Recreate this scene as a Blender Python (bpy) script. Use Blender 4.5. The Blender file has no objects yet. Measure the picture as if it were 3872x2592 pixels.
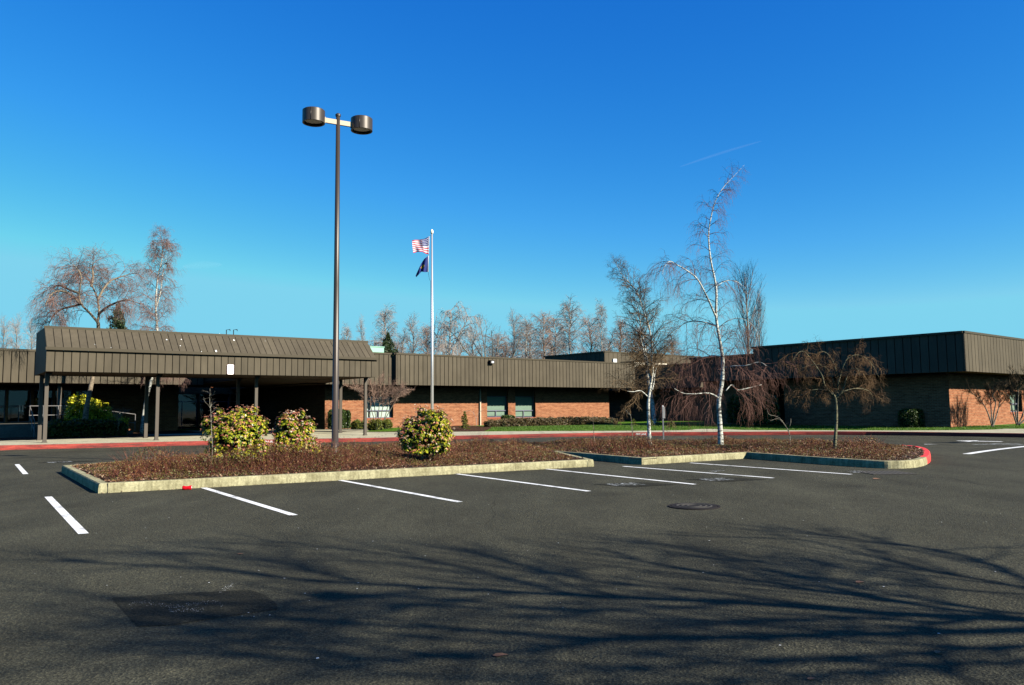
import bpy, math, random
import numpy as np
from mathutils import Vector, Matrix, Quaternion
rnd = random.Random(7)
NR = np.random.RandomState(11)
S = bpy.context.scene
R = math.radians

# ------------------------------------------------------------------ camera
F, YC, ROLL, EYE = 2953.0, 1545.0, 0.0095, 1.5
PITCH = math.atan((YC - 1296) / F)
cam_d = bpy.data.cameras.new('camera')
cam_d.sensor_width = 36; cam_d.lens = F / 3872 * 36
cam_d.clip_start = 0.05; cam_d.clip_end = 20000
cam = bpy.data.objects.new('camera', cam_d)
S.collection.objects.link(cam)
cam.matrix_world = (Matrix.Translation((0, 0, EYE)) @ Matrix.Rotation(math.pi / 2 + PITCH, 4, 'X')
                    @ Matrix.Rotation(-ROLL, 4, 'Z'))
S.camera = cam

# ------------------------------------------------------------------ sky, sun, exposure
SUN_AZ = R(-30.0); SUN_EL = R(29.5)
SA = Vector((math.cos(SUN_AZ), math.sin(SUN_AZ), 0))
SUNV = Vector((SA.x * math.cos(SUN_EL), SA.y * math.cos(SUN_EL), math.sin(SUN_EL)))
KS = 1 / math.tan(SUN_EL)
w = bpy.data.worlds.new('World'); S.world = w; w.use_nodes = True
nt = w.node_tree; bg = nt.nodes['Background']
sky = nt.nodes.new('ShaderNodeTexSky'); sky.sky_type = 'NISHITA'; sky.sun_disc = False
sky.sun_elevation = SUN_EL; sky.sun_rotation = R(120)
sky.air_density = 1.0; sky.dust_density = 0.15; sky.ozone_density = 2.2; sky.altitude = 300
hs = nt.nodes.new('ShaderNodeHueSaturation'); hs.inputs['Saturation'].default_value = 1.25
nt.links.new(sky.outputs[0], hs.inputs['Color'])
sepc = nt.nodes.new('ShaderNodeSeparateColor'); comc = nt.nodes.new('ShaderNodeCombineColor'); nt.links.new(hs.outputs[0], sepc.inputs[0])
for i, (k, g, mxv) in enumerate(((0.38, 1.75, 1.75), (1.0, 1.14, 5.3), (2.75, 0.59, 7.0))):   # deep winter blue of this sky
    a = nt.nodes.new('ShaderNodeMath'); a.operation = 'POWER'; a.inputs[1].default_value = g; nt.links.new(sepc.outputs[i], a.inputs[0])
    b = nt.nodes.new('ShaderNodeMath'); b.operation = 'MULTIPLY'; b.inputs[1].default_value = k; nt.links.new(a.outputs[0], b.inputs[0])
    c = nt.nodes.new('ShaderNodeMath'); c.operation = 'MINIMUM'; c.inputs[1].default_value = mxv; nt.links.new(b.outputs[0], c.inputs[0]); nt.links.new(c.outputs[0], comc.inputs[i])
nt.links.new(comc.outputs[0], bg.inputs[0])
bg.inputs[1].default_value = 0.045
sl = bpy.data.lights.new('sun', 'SUN'); sl.energy = 5.0; sl.angle = R(0.5); sl.color = (1.0, 0.93, 0.80)
so = bpy.data.objects.new('sun', sl); S.collection.objects.link(so)
so.rotation_euler = SUNV.to_track_quat('Z', 'Y').to_euler()
S.view_settings.view_transform = 'Standard'; S.view_settings.look = 'None'
S.view_settings.exposure = 1.45; S.view_settings.gamma = 1
S.cycles.max_bounces = 5; S.cycles.diffuse_bounces = 0; S.cycles.transparent_max_bounces = 16

# ------------------------------------------------------------------ measuring helpers
def ray(px, py):
    u = (px - 1936) / F; v = -(py - 1296) / F
    c, s = math.cos(ROLL), math.sin(ROLL)
    u, v = u * c + v * s, -u * s + v * c
    return Vector((u, math.cos(PITCH) - v * math.sin(PITCH), math.sin(PITCH) + v * math.cos(PITCH)))
def sm(t): t = max(0.0, min(1.0, t)); return t * t * (3 - 2 * t)
def gz(x, y):                                  # the drive dips gently towards the building
    k = np.interp(x, [-24, -8, 2, 20], [0.10, 0.26, 0.2, 0.2])
    return -float(k) * sm((y - 24) / 12)
def atz(px, py, z=0.0):
    d = ray(px, py); return Vector((0, 0, EYE)) + d * ((z - EYE) / d.z)
def atd(px, py, Y):
    d = ray(px, py); return Vector((0, 0, EYE)) + d * (Y / d.y)
def atg(px, py, dz=0.0, fn=None):
    fn = fn or gz; z = 0.0
    for _ in range(12):
        p = atz(px, py, z + dz); z = fn(p.x, p.y)
    p = atz(px, py, z + dz); return p

class Plane:                                   # a vertical plane through o with direction u
    def __init__(s, o, u): s.o = Vector(o); s.u = Vector(u).normalized(); s.n = Vector((s.u.y, -s.u.x, 0))
    def hit(s, px, py):
        d = ray(px, py); e = Vector((0, 0, EYE)); t = (s.o - e).dot(s.n) / d.dot(s.n)
        p = e + d * t; return (p - s.o).dot(s.u), p.z
    def at(s, a, z, out=0.0): p = s.o + s.u * a + s.n * out; return Vector((p.x, p.y, z))

# ------------------------------------------------------------------ object helpers
COL = S.collection
def tag(o, label=None, cat=None, group=None, kind=None):
    if label: o['label'] = label
    if cat: o['category'] = cat
    if group: o['group'] = group
    if kind: o['kind'] = kind
    return o
def thing(name, loc, label, cat, group=None, rz=0):
    o = bpy.data.objects.new(name, None); COL.objects.link(o); o.location = loc
    o.rotation_euler = (0, 0, rz); o.empty_display_size = 0.2
    return tag(o, label, cat, group)
class MB:
    def __init__(s): s.v = []; s.f = []; s.m = []
    def poly(s, pts, m=0):
        b = len(s.v); s.v += [tuple(p) for p in pts]; s.f.append(tuple(range(b, b + len(pts)))); s.m.append(m); return s
    def box(s, c, ax, ay, az, m=0):            # centre and three half-axes
        c = Vector(c); ax = Vector(ax); ay = Vector(ay); az = Vector(az); b = len(s.v)
        for sx in (-1, 1):
            for sy in (-1, 1):
                for sz in (-1, 1): s.v.append(tuple(c + ax * sx + ay * sy + az * sz))
        for q in ((0, 1, 3, 2), (4, 6, 7, 5), (0, 4, 5, 1), (2, 3, 7, 6), (0, 2, 6, 4), (1, 5, 7, 3)):
            s.f.append(tuple(b + i for i in q)); s.m.append(m)
        return s
    def bar(s, a, b_, w, h=None, m=0):         # rectangular bar from a to b_
        a = Vector(a); b_ = Vector(b_); d = b_ - a; L = d.length; d.normalize()
        up = Vector((0, 0, 1)) if abs(d.z) < 0.95 else Vector((1, 0, 0))
        x = d.cross(up).normalized(); y = x.cross(d)
        return s.box((a + b_) / 2, d * L / 2, x * w / 2, y * (h or w) / 2, m)
    def prism(s, q0, q1, m=0):                 # two matching polygons
        n = len(q0); b = len(s.v); s.v += [tuple(p) for p in q0] + [tuple(p) for p in q1]
        s.f.append(tuple(b + i for i in range(n))); s.f.append(tuple(b + n + i for i in reversed(range(n))))
        s.m += [m, m]
        for i in range(n):
            j = (i + 1) % n; s.f.append((b + i, b + n + i, b + n + j, b + j)); s.m.append(m)
        return s
    def tube(s, pts, rad, n=8, cap=True, m=0):
        b = len(s.v); k = len(pts); prev = None
        for i, p in enumerate(pts):
            p = Vector(p); d = (Vector(pts[min(i + 1, k - 1)]) - Vector(pts[max(i - 1, 0)]))
            if d.length < 1e-9: d = Vector((0, 0, 1))
            d.normalize()
            if prev is None:
                x = d.cross(Vector((0.3, 1, 0.1))); 
                if x.length < 1e-3: x = d.cross(Vector((1, 0, 0)))
            else: x = prev - d * prev.dot(d)
            x.normalize(); prev = x; y = d.cross(x); r = rad[i] if hasattr(rad, '__len__') else rad
            for j in range(n):
                a = 2 * math.pi * j / n; s.v.append(tuple(p + x * (math.cos(a) * r) + y * (math.sin(a) * r)))
        for i in range(k - 1):
            for j in range(n):
                j2 = (j + 1) % n; s.f.append((b + i * n + j, b + i * n + j2, b + (i + 1) * n + j2, b + (i + 1) * n + j)); s.m.append(m)
        if cap:
            s.f.append(tuple(b + j for j in reversed(range(n)))); s.f.append(tuple(b + (k - 1) * n + j for j in range(n))); s.m += [m, m]
        return s
    def build(s, name, mat, parent=None, smooth=False, kind=None):
        me = bpy.data.meshes.new(name); me.from_pydata(s.v, [], s.f); mats = mat if isinstance(mat, (list, tuple)) else [mat]
        for q in mats: me.materials.append(q)
        if any(s.m): me.polygons.foreach_set('material_index', s.m)
        if smooth: me.polygons.foreach_set('use_smooth', [True] * len(s.f))
        return link(name, me, parent, kind)
def link(name, me, parent=None, kind=None, keep=False):
    o = bpy.data.objects.new(name, me); COL.objects.link(o)
    if parent is not None:
        o.parent = parent
        pm = parent_matrix(parent)
        if not keep: o.matrix_parent_inverse = pm.inverted()
    if kind: o['kind'] = kind
    me.update(); return o
def parent_matrix(p):
    m = Matrix.Translation(p.location) @ p.rotation_euler.to_matrix().to_4x4()
    if p.parent: m = parent_matrix(p.parent) @ p.matrix_parent_inverse @ m
    return m
def quads(name, V, mat, parent=None, kind=None, n=4):   # V: (k,n,3) numpy
    k = V.shape[0]; me = bpy.data.meshes.new(name); me.vertices.add(k * n); me.vertices.foreach_set('co', V.reshape(-1).astype(np.float32))
    me.loops.add(k * n); me.loops.foreach_set('vertex_index', np.arange(k * n, dtype=np.int32))
    me.polygons.add(k); me.polygons.foreach_set('loop_start', (np.arange(k) * n).astype(np.int32))
    me.polygons.foreach_set('loop_total', np.full(k, n, dtype=np.int32)); me.materials.append(mat); me.update(calc_edges=True)
    return link(name, me, parent, kind)
def grid(name, fn, us, vs, mat, parent=None, kind=None, smooth=True):
    V = [tuple(fn(u, v)) for v in vs for u in us]; n = len(us)
    Fc = [(j * n + i, j * n + i + 1, (j + 1) * n + i + 1, (j + 1) * n + i) for j in range(len(vs) - 1) for i in range(n - 1)]
    me = bpy.data.meshes.new(name); me.from_pydata(V, [], Fc); me.materials.append(mat)
    if smooth: me.polygons.foreach_set('use_smooth', [True] * len(Fc))
    return link(name, me, parent, kind)
def copy_tree(o, loc, rz, sc, label, group=None):
    c = o.copy(); COL.objects.link(c); c.location = loc; c.rotation_euler = (0, 0, rz); c.scale = sc if hasattr(sc, '__len__') else (sc,) * 3
    c['label'] = label
    if group: c['group'] = group
    for ch in list(o.children):
        d = ch.copy(); COL.objects.link(d); d.parent = c
        for g in list(ch.children): e = g.copy(); COL.objects.link(e); e.parent = d
    return c

# ------------------------------------------------------------------ materials
def mat(name, col, rough=0.8, metal=0.0, spec=0.12):
    m = bpy.data.materials.new(name); m.use_nodes = True; b = m.node_tree.nodes['Principled BSDF']
    b.inputs['Base Color'].default_value = (*col, 1); b.inputs['Roughness'].default_value = rough
    b.inputs['Metallic'].default_value = metal; b.inputs['Specular IOR Level'].default_value = spec
    return m
def N(m, t, **kw):
    n = m.node_tree.nodes.new(t)
    for k, v in kw.items():
        if k in n.inputs: n.inputs[k].default_value = v
        else: setattr(n, k, v)
    return n
def L(m, a, b): m.node_tree.links.new(a, b)
def bsdf(m): return m.node_tree.nodes['Principled BSDF']
def ramp(m, fac, stops, interp='LINEAR'):
    r = N(m, 'ShaderNodeValToRGB'); r.color_ramp.interpolation = interp; e = r.color_ramp.elements
    e[0].position, e[0].color = stops[0][0], (*stops[0][1], 1); e[1].position, e[1].color = stops[-1][0], (*stops[-1][1], 1)
    for p, c in stops[1:-1]: q = e.new(p); q.color = (*c, 1)
    L(m, fac, r.inputs[0]); return r.outputs[0]
def coord(m, scale=(1, 1, 1), which='Object'):
    t = N(m, 'ShaderNodeTexCoord'); mp = N(m, 'ShaderNodeMapping'); mp.inputs['Scale'].default_value = scale
    L(m, t.outputs[which], mp.inputs[0]); return mp.outputs[0]
def wcoord(m, scale=(1, 1, 1)):
    g = N(m, 'ShaderNodeNewGeometry'); mp = N(m, 'ShaderNodeMapping'); mp.inputs['Scale'].default_value = scale
    L(m, g.outputs['Position'], mp.inputs[0]); return mp.outputs[0]
def noise(m, vec, scale, detail=4, rough=0.6):
    n = N(m, 'ShaderNodeTexNoise', Scale=scale, Detail=detail, Roughness=rough); L(m, vec, n.inputs['Vector']); return n.outputs['Fac']
def mixc(m, fac, a, b, mode='MIX'):
    x = N(m, 'ShaderNodeMix', data_type='RGBA', blend_type=mode)
    for s, v in ((x.inputs[0], fac), (x.inputs[6], a), (x.inputs[7], b)):
        if hasattr(v, 'links') or hasattr(v, 'is_linked'): L(m, v, s)
        elif hasattr(v, '__len__'): s.default_value = (*v, 1) if len(v) == 3 else v
        else: s.default_value = v
    return x.outputs[2]
def math_(m, op, a, b=0.0):
    x = N(m, 'ShaderNodeMath', operation=op)
    for s, v in ((x.inputs[0], a), (x.inputs[1], b)):
        if hasattr(v, 'is_linked'): L(m, v, s)
        else: s.default_value = v
    return x.outputs[0]
def bump(m, h, strength=0.4, dist=0.02):
    b = N(m, 'ShaderNodeBump', Strength=strength, Distance=dist); L(m, h, b.inputs['Height']); L(m, b.outputs[0], bsdf(m).inputs['Normal'])

M = {}
# asphalt
def asphalt(name, dark=1.0):
    m = mat(name, (0.06, 0.06, 0.055), 0.92, spec=0.08); v = wcoord(m)
    big = noise(m, v, 0.28, 4, 0.55); mid = noise(m, wcoord(m, (1, 0.35, 1)), 1.1, 5, 0.65); grit = noise(m, v, 75, 3, 0.8)
    vo = N(m, 'ShaderNodeTexVoronoi', Scale=48.0); L(m, v, vo.inputs['Vector'])
    c = ramp(m, big, [(0.3, (0.062 * dark, 0.058 * dark, 0.044 * dark)), (0.7, (0.100 * dark, 0.094 * dark, 0.072 * dark))])
    c = mixc(m, 0.5, c, ramp(m, mid, [(0.32, (0.052 * dark, 0.049 * dark, 0.038 * dark)), (0.68, (0.112 * dark, 0.106 * dark, 0.082 * dark))]))
    c = mixc(m, 0.85, c, ramp(m, grit, [(0.36, (0.18, 0.18, 0.18)), (0.5, (0.8, 0.8, 0.8)), (0.66, (2.0, 1.95, 1.85))]), 'MULTIPLY')
    # stone chips of different tones
    c = mixc(m, 0.6, c, ramp(m, vo.outputs['Color'], [(0.1, (0.45, 0.45, 0.45)), (0.55, (1, 1, 1)), (0.95, (1.9, 1.8, 1.6))]), 'MULTIPLY')
    c = mixc(m, 1.0, c, (0.96, 1.0, 0.93), 'MULTIPLY')
    st = N(m, 'ShaderNodeTexVoronoi', Scale=0.42); L(m, mixc(m, 0.25, v, N(m, 'ShaderNodeTexNoise', Scale=3.0, Detail=4.0).outputs['Color'], 'ADD'), st.inputs['Vector'])
    c = mixc(m, 0.8, c, ramp(m, st.outputs['Distance'], [(0.03, (0.6, 0.6, 0.61)), (0.22, (1, 1, 1))]), 'MULTIPLY')
    lane = noise(m, wcoord(m, (0.5, 0.16, 1)), 1.4, 4, 0.6); c = mixc(m, 0.6, c, ramp(m, lane, [(0.35, (0.78, 0.78, 0.79)), (0.65, (1.2, 1.2, 1.18))]), 'MULTIPLY')
    # thin wandering cracks / sealed joints
    wv = N(m, 'ShaderNodeTexVoronoi', feature='DISTANCE_TO_EDGE', Scale=0.22); 
    dn = N(m, 'ShaderNodeTexNoise', Scale=0.9, Detail=5.0)
    L(m, v, dn.inputs['Vector']); vv = mixc(m, 0.35, v, dn.outputs['Color'], 'ADD'); L(m, vv, wv.inputs['Vector'])
    ck = ramp(m, wv.outputs['Distance'], [(0.0, (0.45, 0.45, 0.45)), (0.0035, (1, 1, 1))])
    msk = ramp(m, noise(m, v, 0.15, 2), [(0.50, (0, 0, 0)), (0.6, (1, 1, 1))])
    c = mixc(m, msk, c, mixc(m, 1.0, c, ck, 'MULTIPLY'))
    L(m, c, bsdf(m).inputs['Base Color']); bump(m, math_(m, 'ADD', grit, vo.outputs['Distance']), 0.9, 0.008)
    return m
M['asphalt'] = asphalt('asphalt')
M['asphalt_patch'] = asphalt('asphalt_patch', 0.70)
def paint(name, col, under, wear=0.5):
    m = mat(name, col, 0.6); v = wcoord(m); g = noise(m, v, 60, 3, 0.8); n2 = noise(m, v, 3, 5, 0.7)
    f = ramp(m, math_(m, 'MULTIPLY', g, n2), [(wear * 0.5 - 0.02, (0, 0, 0)), (wear * 0.5 + 0.03, (1, 1, 1))])
    L(m, mixc(m, f, under, col), bsdf(m).inputs['Base Color']); bump(m, g, 0.4, 0.004); return m
M['asphalt_seal'] = asphalt('asphalt_seal', 0.5)
M['white_paint'] = paint('white_paint', (0.62, 0.62, 0.60), (0.22, 0.22, 0.21), 0.40)
M['faded_paint'] = paint('faded_paint', (0.5, 0.52, 0.5), (0.06, 0.06, 0.055), 0.46)
M['sealed'] = mat('black_sealer', (0.016, 0.017, 0.018), 0.7)
def concrete(name, a, b, streak=False, sc=3.0):
    m = mat(name, a, 0.95, spec=0.04); v = wcoord(m); n1 = noise(m, v, sc, 6, 0.7); n2 = noise(m, v, 30, 4, 0.7)
    c = ramp(m, n1, [(0.32, b), (0.62, a)])
    c = mixc(m, 0.5, c, ramp(m, n2, [(0.35, (0.5, 0.5, 0.48)), (0.65, (1.25, 1.25, 1.2))]), 'MULTIPLY')
    if streak:
        st = noise(m, wcoord(m, (1, 1, 0.12)), 14, 4, 0.7)
        c = mixc(m, 0.45, c, ramp(m, st, [(0.38, (0.40, 0.38, 0.32)), (0.55, (1.05, 1.04, 1.0))]), 'MULTIPLY')
    L(m, c, bsdf(m).inputs['Base Color']); bump(m, n2, 0.5, 0.01); return m
M['kerb'] = concrete('kerb_concrete', (0.45, 0.42, 0.265), (0.22, 0.20, 0.115), True)
M['walk'] = concrete('walk_concrete', (0.50, 0.46, 0.33), (0.38, 0.35, 0.25), False, 0.8)
M['walk_shaded'] = concrete('shaded_concrete', (0.16, 0.15, 0.13), (0.10, 0.095, 0.08), False, 0.8)  # darker copy of the walk concrete, porch and ramp shade put into the colour
def redkerb():
    m = mat('red_kerb_paint', (0.45, 0.03, 0.02), 0.7); v = wcoord(m, (0.35, 0.35, 2.5)); n1 = noise(m, v, 2.2, 6, 0.75); n2 = noise(m, wcoord(m), 25, 4)
    c = ramp(m, n1, [(0.34, (0.12, 0.05, 0.045)), (0.48, (0.36, 0.06, 0.05)), (0.64, (0.62, 0.10, 0.07))])
    L(m, mixc(m, 0.4, c, ramp(m, n2, [(0.3, (0.5, 0.5, 0.5)), (0.7, (1.3, 1.3, 1.3))]), 'MULTIPLY'), bsdf(m).inputs['Base Color']); return m
M['red'] = redkerb()
M['red_new'] = mat('fresh_red_paint', (0.75, 0.06, 0.05), 0.6)
def grassm(name, a, b):
    m = mat(name, a, 0.9, spec=0.1); v = wcoord(m); n1 = noise(m, v, 0.7, 4, 0.6); n2 = noise(m, v, 40, 3, 0.8)
    c = ramp(m, n1, [(0.3, b), (0.7, a)]); c = mixc(m, 0.8, c, ramp(m, n2, [(0.3, (0.35, 0.4, 0.3)), (0.7, (1.5, 1.5, 1.2))]), 'MULTIPLY')
    L(m, c, bsdf(m).inputs['Base Color']); bump(m, n2, 0.8, 0.04); return m
M['grass_blade'] = None
M['grass'] = grassm('grass', (0.10, 0.20, 0.012), (0.06, 0.14, 0.01))
M['field'] = grassm('field', (0.05, 0.07, 0.02), (0.04, 0.05, 0.02))
def mulchm():
    m = mat('mulch', (0.07, 0.03, 0.02), 0.95, spec=0.1); v = wcoord(m); vo = N(m, 'ShaderNodeTexVoronoi', Scale=28.0); L(m, v, vo.inputs['Vector'])
    c = ramp(m, vo.outputs['Color'], [(0.1, (0.02, 0.010, 0.006)), (0.5, (0.085, 0.040, 0.022)), (0.9, (0.20, 0.11, 0.06))])
    c = mixc(m, 0.5, c, ramp(m, noise(m, v, 2, 5), [(0.3, (0.5, 0.5, 0.5)), (0.7, (1.3, 1.2, 1.1))]), 'MULTIPLY')
    L(m, c, bsdf(m).inputs['Base Color']); bump(m, vo.outputs['Distance'], 1.0, 0.03); return m
M['mulch'] = mulchm()
def sidingm():
    m = mat('siding', (0.17, 0.135, 0.085), 0.75, spec=0.12); v = wcoord(m); n1 = noise(m, v, 0.8, 5, 0.6)
    n2 = noise(m, wcoord(m, (1, 1, 0.15)), 6, 4, 0.6)
    c = ramp(m, n1, [(0.3, (0.106, 0.088, 0.060)), (0.7, (0.132, 0.110, 0.076))])
    g = N(m, 'ShaderNodeNewGeometry'); c = mixc(m, 1.0, c, ramp(m, g.outputs['Random Per Island'], [(0, (.90, .90, .90)), (1, (1.08, 1.08, 1.07))]), 'MULTIPLY')
    L(m, mixc(m, 0.5, c, ramp(m, n2, [(0.3, (0.72, 0.72, 0.72)), (0.7, (1.12, 1.12, 1.12))]), 'MULTIPLY'), bsdf(m).inputs['Base Color']); return m
M['siding'] = sidingm()
M['trim'] = mat('trim_metal', (0.10, 0.082, 0.052), 0.5)
M['soffit'] = mat('soffit_board', (0.06, 0.036, 0.02), 0.8)
M['roof'] = mat('roof_membrane', (0.09, 0.09, 0.08), 0.9)
M['post'] = mat('post_paint', (0.14, 0.118, 0.095), 0.5)
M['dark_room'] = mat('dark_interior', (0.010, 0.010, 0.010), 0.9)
def brickm():
    m = mat('brick', (0.35, 0.12, 0.06), 0.9, spec=0.05)
    uv = N(m, 'ShaderNodeUVMap'); bt = N(m, 'ShaderNodeTexBrick', Scale=1.0)
    bt.inputs['Brick Width'].default_value = 0.30; bt.inputs['Row Height'].default_value = 0.10; bt.inputs['Mortar Size'].default_value = 0.010
    bt.inputs['Color1'].default_value = (0.44, 0.175, 0.090, 1); bt.inputs['Color2'].default_value = (0.31, 0.100, 0.050, 1)
    bt.inputs['Mortar'].default_value = (0.42, 0.30, 0.20, 1); bt.inputs['Bias'].default_value = -0.1; bt.inputs['Mortar Smooth'].default_value = 0.3
    L(m, uv.outputs[0], bt.inputs['Vector'])
    mp = N(m, 'ShaderNodeMapping'); mp.inputs['Scale'].default_value = (0.8, 4, 1); L(m, uv.outputs[0], mp.inputs[0])
    n1 = noise(m, mp.outputs[0], 1.6, 5, 0.75); n2 = noise(m, mp.outputs[0], 9, 3, 0.7)
    c = mixc(m, 0.8, bt.outputs['Color'], ramp(m, n1, [(0.34, (0.62, 0.55, 0.52)), (0.66, (1.35, 1.35, 1.25))]), 'MULTIPLY')
    c = mixc(m, 0.6, c, ramp(m, n2, [(0.34, (0.6, 0.6, 0.6)), (0.66, (1.3, 1.35, 1.3))]), 'MULTIPLY')
    L(m, c, bsdf(m).inputs['Base Color']); bump(m, bt.outputs['Fac'], -0.4, 0.008); return m
M['brick'] = brickm()
M['sill'] = mat('brick_sill', (0.30, 0.09, 0.05), 0.85)
M['frame'] = mat('window_frame', (0.16, 0.16, 0.22), 0.45)
def blindm(name, a, b):
    m = mat(name, a, 0.8); v = wcoord(m, (0.1, 0.1, 1)); wv = N(m, 'ShaderNodeTexWave', Scale=9.0); wv.bands_direction = 'Z'; L(m, v, wv.inputs['Vector'])
    c = ramp(m, wv.outputs['Fac'], [(0.0, b), (0.5, a)]); c = mixc(m, 0.5, c, ramp(m, noise(m, wcoord(m, (0.6, 0.6, 3)), 1.5, 4), [(0.35, (0.8, 0.82, 0.8)), (0.7, (1.15, 1.15, 1.1))]), 'MULTIPLY')
    L(m, c, bsdf(m).inputs['Base Color']); return m
M['blind'] = blindm('blind', (0.20, 0.245, 0.20), (0.14, 0.18, 0.145))
M['blind_white'] = blindm('blind_white', (0.46, 0.48, 0.45), (0.38, 0.41, 0.38))
def glassm():
    m = bpy.data.materials.new('pane_glass'); m.use_nodes = True; t = m.node_tree; t.nodes.clear()
    o = t.nodes.new('ShaderNodeOutputMaterial'); mx = t.nodes.new('ShaderNodeMixShader'); tr = t.nodes.new('ShaderNodeBsdfTransparent'); gl = t.nodes.new('ShaderNodeBsdfGlossy')
    gl.inputs['Roughness'].default_value = 0.03; tr.inputs[0].default_value = (0.82, 0.88, 0.86, 1); mx.inputs[0].default_value = 0.04
    t.links.new(tr.outputs[0], mx.inputs[1]); t.links.new(gl.outputs[0], mx.inputs[2]); t.links.new(mx.outputs[0], o.inputs[0]); return m
M['glass'] = glassm()
M['dark_glass'] = mat('dark_glass', (0.012, 0.014, 0.015), 0.08, spec=0.5)
def birchm(name, base, mark):
    m = mat(name, base, 0.75, spec=0.2); v = wcoord(m, (4, 4, 16)); n1 = noise(m, v, 1.3, 5, 0.7); n2 = noise(m, wcoord(m, (3, 3, 3)), 2, 4)
    f = ramp(m, n1, [(0.43, (1, 1, 1)), (0.485, (0, 0, 0))]); c = mixc(m, f, mixc(m, 0.5, base, ramp(m, n2, [(0.3, (0.6, 0.6, 0.55)), (0.7, (1, 1, 1))]), 'MULTIPLY'), mark)
    L(m, c, bsdf(m).inputs['Base Color']); bump(m, n1, 0.5, 0.02); return m
M['birch'] = birchm('birch_bark', (0.44, 0.44, 0.39), (0.03, 0.026, 0.022))
M['bark_tan'] = birchm('tan_bark', (0.30, 0.24, 0.17), (0.06, 0.045, 0.03))
M['bark_grey'] = birchm('grey_bark', (0.24, 0.22, 0.17), (0.06, 0.05, 0.04))
M['bark_moss'] = birchm('mossy_bark', (0.17, 0.16, 0.09), (0.04, 0.035, 0.025))
def twigm(name, a, b):
    m = mat(name, a, 0.8, spec=0.15); g = N(m, 'ShaderNodeNewGeometry')
    L(m, ramp(m, g.outputs['Random Per Island'], [(0, a), (1, b)]), bsdf(m).inputs['Base Color']); return m
M['twig_red'] = twigm('red_twig', (0.05, 0.024, 0.015), (0.15, 0.070, 0.042))
M['twig_brown'] = twigm('brown_twig', (0.08, 0.05, 0.025), (0.20, 0.13, 0.065))
M['twig_grey'] = twigm('grey_twig', (0.20, 0.17, 0.15), (0.40, 0.34, 0.30))
M['twig_moss'] = twigm('mossy_twig', (0.09, 0.075, 0.02), (0.20, 0.15, 0.05))
M['twig_rose'] = twigm('rose_twig', (0.07, 0.034, 0.026), (0.20, 0.10, 0.075))
M['twig_pink'] = twigm('pink_twig', (0.12, 0.07, 0.055), (0.28, 0.17, 0.14))
M['cover_stem'] = twigm('cover_stem', (0.09, 0.022, 0.016), (0.26, 0.10, 0.06))
M['twig_mix'] = twigm('mixed_twig', (0.06, 0.028, 0.014), (0.16, 0.095, 0.04))
M['twig_rust'] = twigm('rust_twig', (0.22, 0.14, 0.10), (0.40, 0.26, 0.19))
def leafm(name, stops, rough=0.5, trans=0.25):
    m = mat(name, stops[0][1], rough, spec=0.4); g = N(m, 'ShaderNodeNewGeometry')
    c = ramp(m, g.outputs['Random Per Island'], stops)
    L(m, c, bsdf(m).inputs['Base Color'])
    t = N(m, 'ShaderNodeBsdfTranslucent'); L(m, c, t.inputs[0]); mx = N(m, 'ShaderNodeMixShader'); mx.inputs[0].default_value = trans
    o = m.node_tree.nodes['Material Output']; L(m, bsdf(m).outputs[0], mx.inputs[1]); L(m, t.outputs[0], mx.inputs[2]); L(m, mx.outputs[0], o.inputs[0]); return m
M['cover'] = leafm('cover_leaf', [(0.0, (0.05, 0.014, 0.009)), (0.35, (0.15, 0.040, 0.016)), (0.60, (0.26, 0.085, 0.028)), (0.76, (0.13, 0.11, 0.014)), (0.90, (0.27, 0.16, 0.035)), (0.985, (0.36, 0.22, 0.09)), (1.0, (0.50, 0.36, 0.22))], 0.6, 0.15)
_cv = bsdf(M['cover']); _src = _cv.inputs['Base Color'].links[0].from_socket
_pc = mixc(M['cover'], ramp(M['cover'], noise(M['cover'], wcoord(M['cover']), 1.3, 3, .6), [(.42, (0, 0, 0)), (.60, (1, 1, 1))]), _src, mixc(M['cover'], 1.0, _src, (.55, .95, .6), 'MULTIPLY')); L(M['cover'], _pc, _cv.inputs['Base Color'])
M['litter'] = leafm('litter_leaf', [(0.0, (0.07, 0.03, 0.018)), (0.5, (0.18, 0.085, 0.045)), (0.85, (0.30, 0.17, 0.09)), (1.0, (0.55, 0.42, 0.28))], 0.8, 0.1)
M['grass_blade'] = leafm('grass_blade', [(0, (0.04, 0.11, 0.006)), (1, (0.11, 0.20, 0.012))], 0.7, 0.3)
M['leaf_green'] = leafm('leaf_green', [(0, (0.06, 0.10, 0.01)), (0.35, (0.19, 0.24, 0.015)), (0.75, (0.38, 0.36, 0.02)), (1, (0.55, 0.42, 0.03))], 0.35, 0.3)
M['leaf_pink'] = leafm('leaf_pink', [(0, (0.26, 0.04, 0.03)), (0.4, (0.38, 0.12, 0.07)), (0.75, (0.45, 0.22, 0.12)), (1, (0.50, 0.34, 0.17))], 0.5, 0.25)
M['leaf_cream'] = leafm('leaf_cream', [(0, (0.34, 0.16, 0.11)), (0.4, (0.50, 0.36, 0.25)), (1, (0.60, 0.56, 0.40))], 0.5, 0.25)
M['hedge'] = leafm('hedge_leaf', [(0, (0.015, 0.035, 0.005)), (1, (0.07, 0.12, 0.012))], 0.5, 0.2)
M['hedge_brown'] = leafm('hedge_brown', [(0, (0.06, 0.04, 0.015)), (0.6, (0.13, 0.08, 0.03)), (1, (0.12, 0.12, 0.03))], 0.6, 0.15)
M['leaf_yellow'] = leafm('leaf_yellow', [(0, (0.10, 0.13, 0.008)), (0.5, (0.35, 0.35, 0.012)), (1, (0.65, 0.58, 0.03))], 0.5, 0.3)
M['needle'] = leafm('needle', [(0, (0.010, 0.028, 0.006)), (1, (0.04, 0.075, 0.012))], 0.6, 0.1)
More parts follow.
